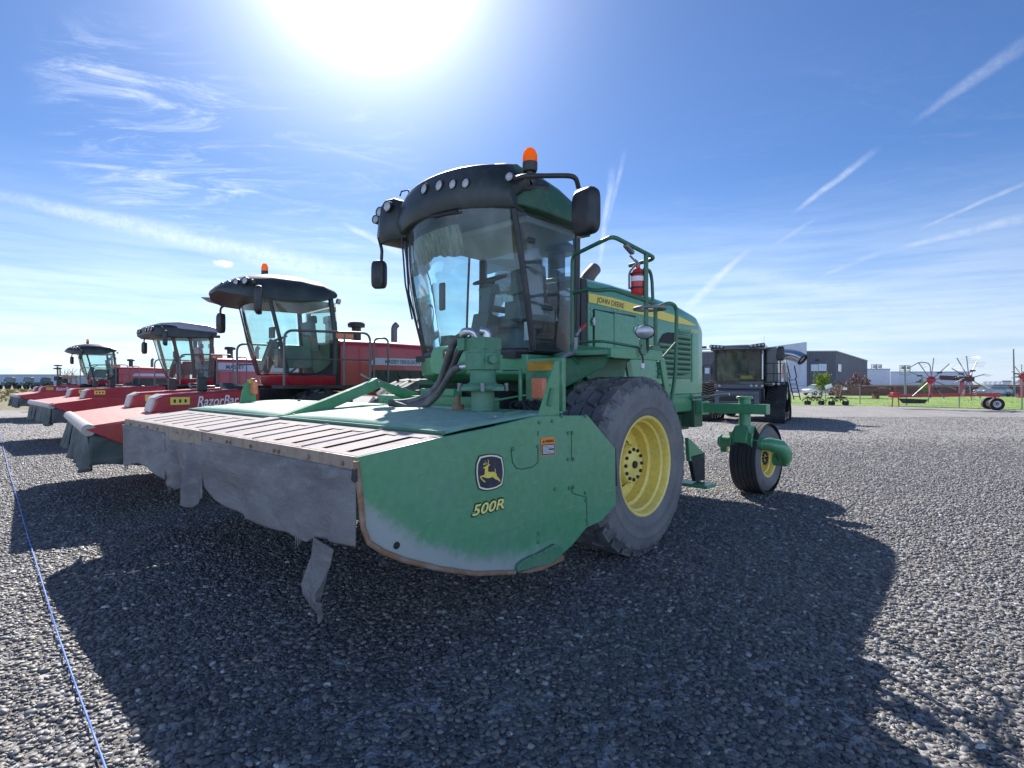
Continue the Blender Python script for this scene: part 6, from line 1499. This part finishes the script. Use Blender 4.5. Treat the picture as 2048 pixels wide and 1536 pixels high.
def tree(name, x, y, h, rx, label, mat, leaves=900, ls=.10, z0=.35, seed=1, cat='tree'):
    e = empty(name, (x,y,0)); tag(e, label, cat); rd = random.Random(seed); tk = MB(); tips = []
    tk.tube([V(0,0,0), V(.02,0,h*.3), V(-.03,.02,h*.75)], [h*.028,h*.02,h*.008], 7)
    for k in range(11):
        z = h*(.22+.055*k); a = k*2.4; L = rx*rd.uniform(.6,1.0); tip = V(L*math.cos(a), L*math.sin(a), z+h*rd.uniform(.1,.28)); tk.tube([V(0,0,z), tip*.5+V(0,0,z*.5), tip], [h*.011,h*.007,h*.003], 5); tips += [tip, tip*.6+V(0,0,z*.4)]
    tk.build('trunk', M['bark'], e, smooth=40); cr_ = MB()
    for k in range(leaves):
        b_ = rd.choice(tips); p = b_+V(rd.gauss(0,rx*.26), rd.gauss(0,rx*.26), rd.gauss(0,h*.075)); p.z = max(p.z, h*z0*.7)
        a = V(rd.gauss(0,1),rd.gauss(0,1),rd.gauss(0,1)).normalized(); b2 = a.cross(V(rd.gauss(0,1),rd.gauss(0,1),rd.gauss(0,1))).normalized(); s = ls*rd.uniform(.6,1.3)
        cr_.add([p+a*s, p+b2*s*.55, p-a*s, p-b2*s*.55], [(0,1,2,3)])
    cr_.build('crown', mat, e, smooth=0); return e
c_ = Q(1643,790,y=66); tree('young_tree', c_.x, 66, 2.75, .72, 'small bright green young tree in front of the charcoal building', M['leaf'], 1100, .11, .3, 3)
c_ = Q(1850,785,y=70); tree('young_tree', c_.x, 70, 2.2, .6, 'little yellow green tree seen between the rake arms', M['leaf'], 500, .10, .3, 8)
rb = empty('scrap_heap', (0,0,0)); c_ = Q(1717,780,y=62)
tag(rb, 'heap of rusty reddish scrap pieces in front of the pale shed', 'scrap heap'); rd = random.Random(11); q = MB()
for k in range(230):
    x = rd.gauss(0,1.15); y = rd.uniform(-.5,.5); zz = rd.uniform(0,1)*(1.7*math.exp(-(x/1.35)**2)); a = rd.uniform(0,3.14)
    q.box((c_.x+x,62+y,1.05+zz), (rd.uniform(.1,.42),rd.uniform(.04,.14),rd.uniform(.08,.2)), rz=a, ry=rd.uniform(-1.2,1.2))
q.build('scrap_pieces', paint('rusty_scrap', (.17,.07,.06), .7, dust=(.30,.20,.18), amt=.7, top=.2, scale=3), rb, smooth=0)
q = MB(); q.span((c_.x-2.6,61.4,.75), (c_.x+2.2,62.6,1.1)); q.span((c_.x-2.3,61.5,0), (c_.x-2.1,62.5,.75)); q.span((c_.x+1.8,61.5,0), (c_.x+2.0,62.5,.75)); q.tube([V(c_.x-1.0,62,1.1), V(c_.x-2.4,62,1.9), V(c_.x-2.7,62,1.75)], .07, 6); q.build('flatbed', M['brown'], rb)
# cars
def car(x, y, yaw, mat, label):
    e = empty('parked_car', (x,y,0), R(yaw)); tag(e, label, 'car', 'cars parked behind the lawn'); b_ = MB(); S = []
    for X_, w_b, zb, zt_ in ((-2.2,.70,.45,.72), (-2.05,.82,.32,.86), (-1.2,.88,.26,.95), (1.4,.88,.26,.95), (2.05,.84,.30,.90), (2.2,.74,.42,.75)):
        S.append([V(X_,w_b*a,b2) for a, b2 in ((-1,zb),(1,zb),(1.02,(zb+zt_)/2),(.94,zt_),(-.94,zt_),(-1.02,(zb+zt_)/2))])
    b_.loft(S); bo = b_.build('body', mat, e, smooth=40, bevel=.04)
    c2_ = MB(); c2_.loft([[V(-1.55,-.78,.93),V(1.75,-.78,.93),V(1.35,-.62,1.45),V(-.75,-.62,1.45)], [V(-1.55,.78,.93),V(1.75,.78,.93),V(1.35,.62,1.45),V(-.75,.62,1.45)]]); c2_.build('side_window', M['win_dark'], e, smooth=30)
    r_ = MB(); r_.loft([[V(-.72,-.63,1.43),V(1.36,-.63,1.43),V(1.2,-.5,1.52),V(-.5,-.5,1.52)], [V(-.72,.63,1.43),V(1.36,.63,1.43),V(1.2,.5,1.52),V(-.5,.5,1.52)]]); r_.build('roof', mat, e, smooth=30)
    for X_ in (-1.35, 1.35):
        for s in (1, -1):
            w__ = MB(); w__.lathe([(-.1,0),(-.1,.31),(.1,.31),(.1,.2),(.06,.18),(.06,0)], (X_,s*.80,.31), (0,s,0), 18); w__.build('wheel', M['rubber'], e, smooth=40)
    for s in (1, -1):
        h_ = MB(); h_.box((-2.12,s*.62,.70), (.16,.30,.12)); h_.build('headlight', M['lens'], e, bevel=.03)
M['win_dark'] = flat('car_glass', (.10,.13,.15), .1); M['car_white'] = paint('car_white', (.7,.7,.72), .25, amt=.1, top=0, coat=.6); M['car_blue'] = paint('car_blue', (.16,.22,.30), .25, amt=.1, top=0, coat=.6); M['car_grey'] = paint('car_grey', (.40,.42,.46), .25, amt=.1, top=0, coat=.6)
c_ = Q(1636,790,y=78); car(c_.x, 78, 18, M['car_white'], 'white car parked in front of the charcoal building by the young tree')
c_ = Q(1986,790,y=71); car(c_.x, 71, 12, M['car_blue'], 'blue grey car parked behind the red rake frame')
c_ = Q(1418,790,y=72); car(c_.x, 72, 15, M['car_grey'], 'pale grey car seen between the green hood and the combine')
# ------------------------------------------------------------------ left background
wl_ = empty('warehouse', (0,0,0)); tag(wl_, 'very long low pale blue warehouse on the horizon at the left', 'building')
a = Q(-60,750,y=300); b_ = Q(122,752,y=300)
M['bblue'] = paint('pale_blue_cladding', (.36,.42,.55), .5, dust=(.45,.5,.6), amt=.3, top=0, scale=.1)
rib_box('wall', M['bblue'], [(a.x,300),(b_.x,300),(b_.x,360),(a.x,360)], 0, a.z, wl_, 3.0)
q = MB(); q.bar(V(a.x,299.8,a.z+.2), V(b_.x,299.8,a.z+.2), .8, .5); q.build('roof_edge', M['white'], wl_)
q = MB()
for u in (18,56,90): c_ = Q(u,760,y=299.4); q.box((c_.x,299.5,2.3), (5,.3,3.2))
q.build('loading_door', M['bdark'], wl_)
def tractor(u, dist, mat, label):
    c_ = Q(u,770,y=dist); e = empty('tractor', (c_.x,dist,0), R(rd.uniform(-30,10))); tag(e, label, 'tractor', 'tractors parked far off at the left')
    q = MB(); q.span((-.5,-2.4,1.0), (.5,-.3,1.9)); q.build('hood', mat, e, bevel=.1); q = MB(); q.span((-.75,-.3,1.3), (.75,1.2,2.0)); q.span((-.8,-.35,3.0), (.8,1.25,3.2)); q.build('cab', mat, e, bevel=.05)
    q = MB(); q.span((-.72,-.25,2.0), (.72,1.15,3.0)); q.build('cab_glass', M['win_dark'], e)
    for s in (1, -1):
        for (y, r) in ((.9,.9), (-1.9,.65)):
            w__ = MB(); w__.lathe([(-.25,.2),(-.25,r),(.25,r),(.25,.4),(.1,.3),(.1,0)], (s*1.0,y,r), (s,0,0), 18); w__.build('wheel', M['rubber'], e, smooth=40)
rd = random.Random(2)
M['teal'] = flat('dark_teal_paint', (.05,.11,.10), .4)
tractor(19, 150, M['teal'], 'leftmost of the three dark tractors before the pale warehouse'); tractor(56, 150, M['teal'], 'middle one of the three dark tractors before the pale warehouse'); tractor(88, 150, M['teal'], 'rightmost of the three dark tractors before the pale warehouse')
# folded implement behind the far red machine
im = empty('folded_tedder', (0,0,0)); tag(im, 'rusty folded hay tedder with upright arms between the far red headers', 'hay tedder'); D = 36.0
q = MB(); q.tube([Q(116,775,y=D), Q(115,733,y=D)], .05, 6); q.tube([Q(121,775,y=D), Q(120,735,y=D)], .04, 6); q.bar(Q(126,756,y=D), Q(153,754,y=D), .10, .12); q.bar(Q(142,755,y=D), Q(140,776,y=D), .08, .08); q.bar(Q(150,755,y=D), Q(156,775,y=D), .06, .06); q.bar(Q(108,777,y=D),Q(156,777,y=D),.1,.1); q.build('frame', M['rust'], im, smooth=30)
for u, v in ((116,731),(115,737)):
    q = MB(); c_ = Q(u,v,y=D); q.lathe([(-.05,.10),(-.03,.22),(.03,.22),(.05,.05)], c_, (0,0,1), 14); q.build('rotor_disc', M['dark'], im, smooth=40)
q = MB()
for u, v in ((116,757),(128,762)): q.box(Q(u,v,y=D-.1), (.32,.3,.28))
q.build('gearbox', M['dark'], im, bevel=.03)
for i, (u, v) in enumerate(((134,751),(144,748),(128,752))):
    q = MB(); c_ = Q(u,v,y=D)
    for k in range(8):
        a_ = 2*math.pi*k/8; q.tube([c_, c_+V(.42*math.cos(a_),.05*k,.42*math.sin(a_))], .016, 4)
    q.build('tine_rotor', M['rust'], im, smooth=30)
for u in (112,150):
    q = MB(); c_ = Q(u,780,y=D); q.lathe([(-.08,0),(-.08,.28),(.08,.28),(.08,0)], (c_.x,D,.28), (1,.3,0), 14); q.build('wheel', M['rubber'], im, smooth=40)
# scrub on the field
sc_m = MB(); rd = random.Random(17)
for k in range(150):
    y = rd.uniform(46,120); x = -y*rd.uniform(.80,.99)-1; h = rd.uniform(.25,.8); w_b = h*rd.uniform(.9,1.6)
    for j in range(46):
        p = V(x+rd.gauss(0,w_b*.45), y+rd.gauss(0,w_b*.45), abs(rd.gauss(h*.4,h*.28))); a = V(rd.gauss(0,1),rd.gauss(0,1),rd.gauss(0,1)).normalized(); b2 = a.cross(V(rd.gauss(0,1),rd.gauss(0,1),rd.gauss(0,1))).normalized(); s = .12*rd.uniform(.7,1.5)
        sc_m.add([p+a*s, p+b2*s*.6, p-a*s, p-b2*s*.6], [(0,1,2,3)])
so_ = sc_m.build('dry_scrub', M['sage'], None, smooth=0); tag(so_, 'dry sage scrub on the field beyond the yard at the left', 'scrub', kind='stuff')
# blue rope along the ground
rp = MB(); pts = []
for u, v in ((-60,640),(0,868),(17,940),(30,983),(56,1076),(83,1165),(116,1275),(149,1370),(180,1455),(210,1540),(250,1660)):
    z = .012 if v > 900 else .012
    if v < 800: continue
    pts.append(Q(u, v, z=z))
pts = [pts[0]+(pts[0]-pts[1])*1.6]+pts
pp2 = []
for a, b_ in zip(pts, pts[1:]):
    for k in range(6): pp2.append(a+(b_-a)*k/6+V(0,0,.016))
rp.tube(pp2, .0048, 6); ro_ = rp.build('rope', flat('blue_rope', (.08,.20,.66), .6), None, smooth=60); tag(ro_, 'thin blue rope lying on the gravel at the left', 'rope')
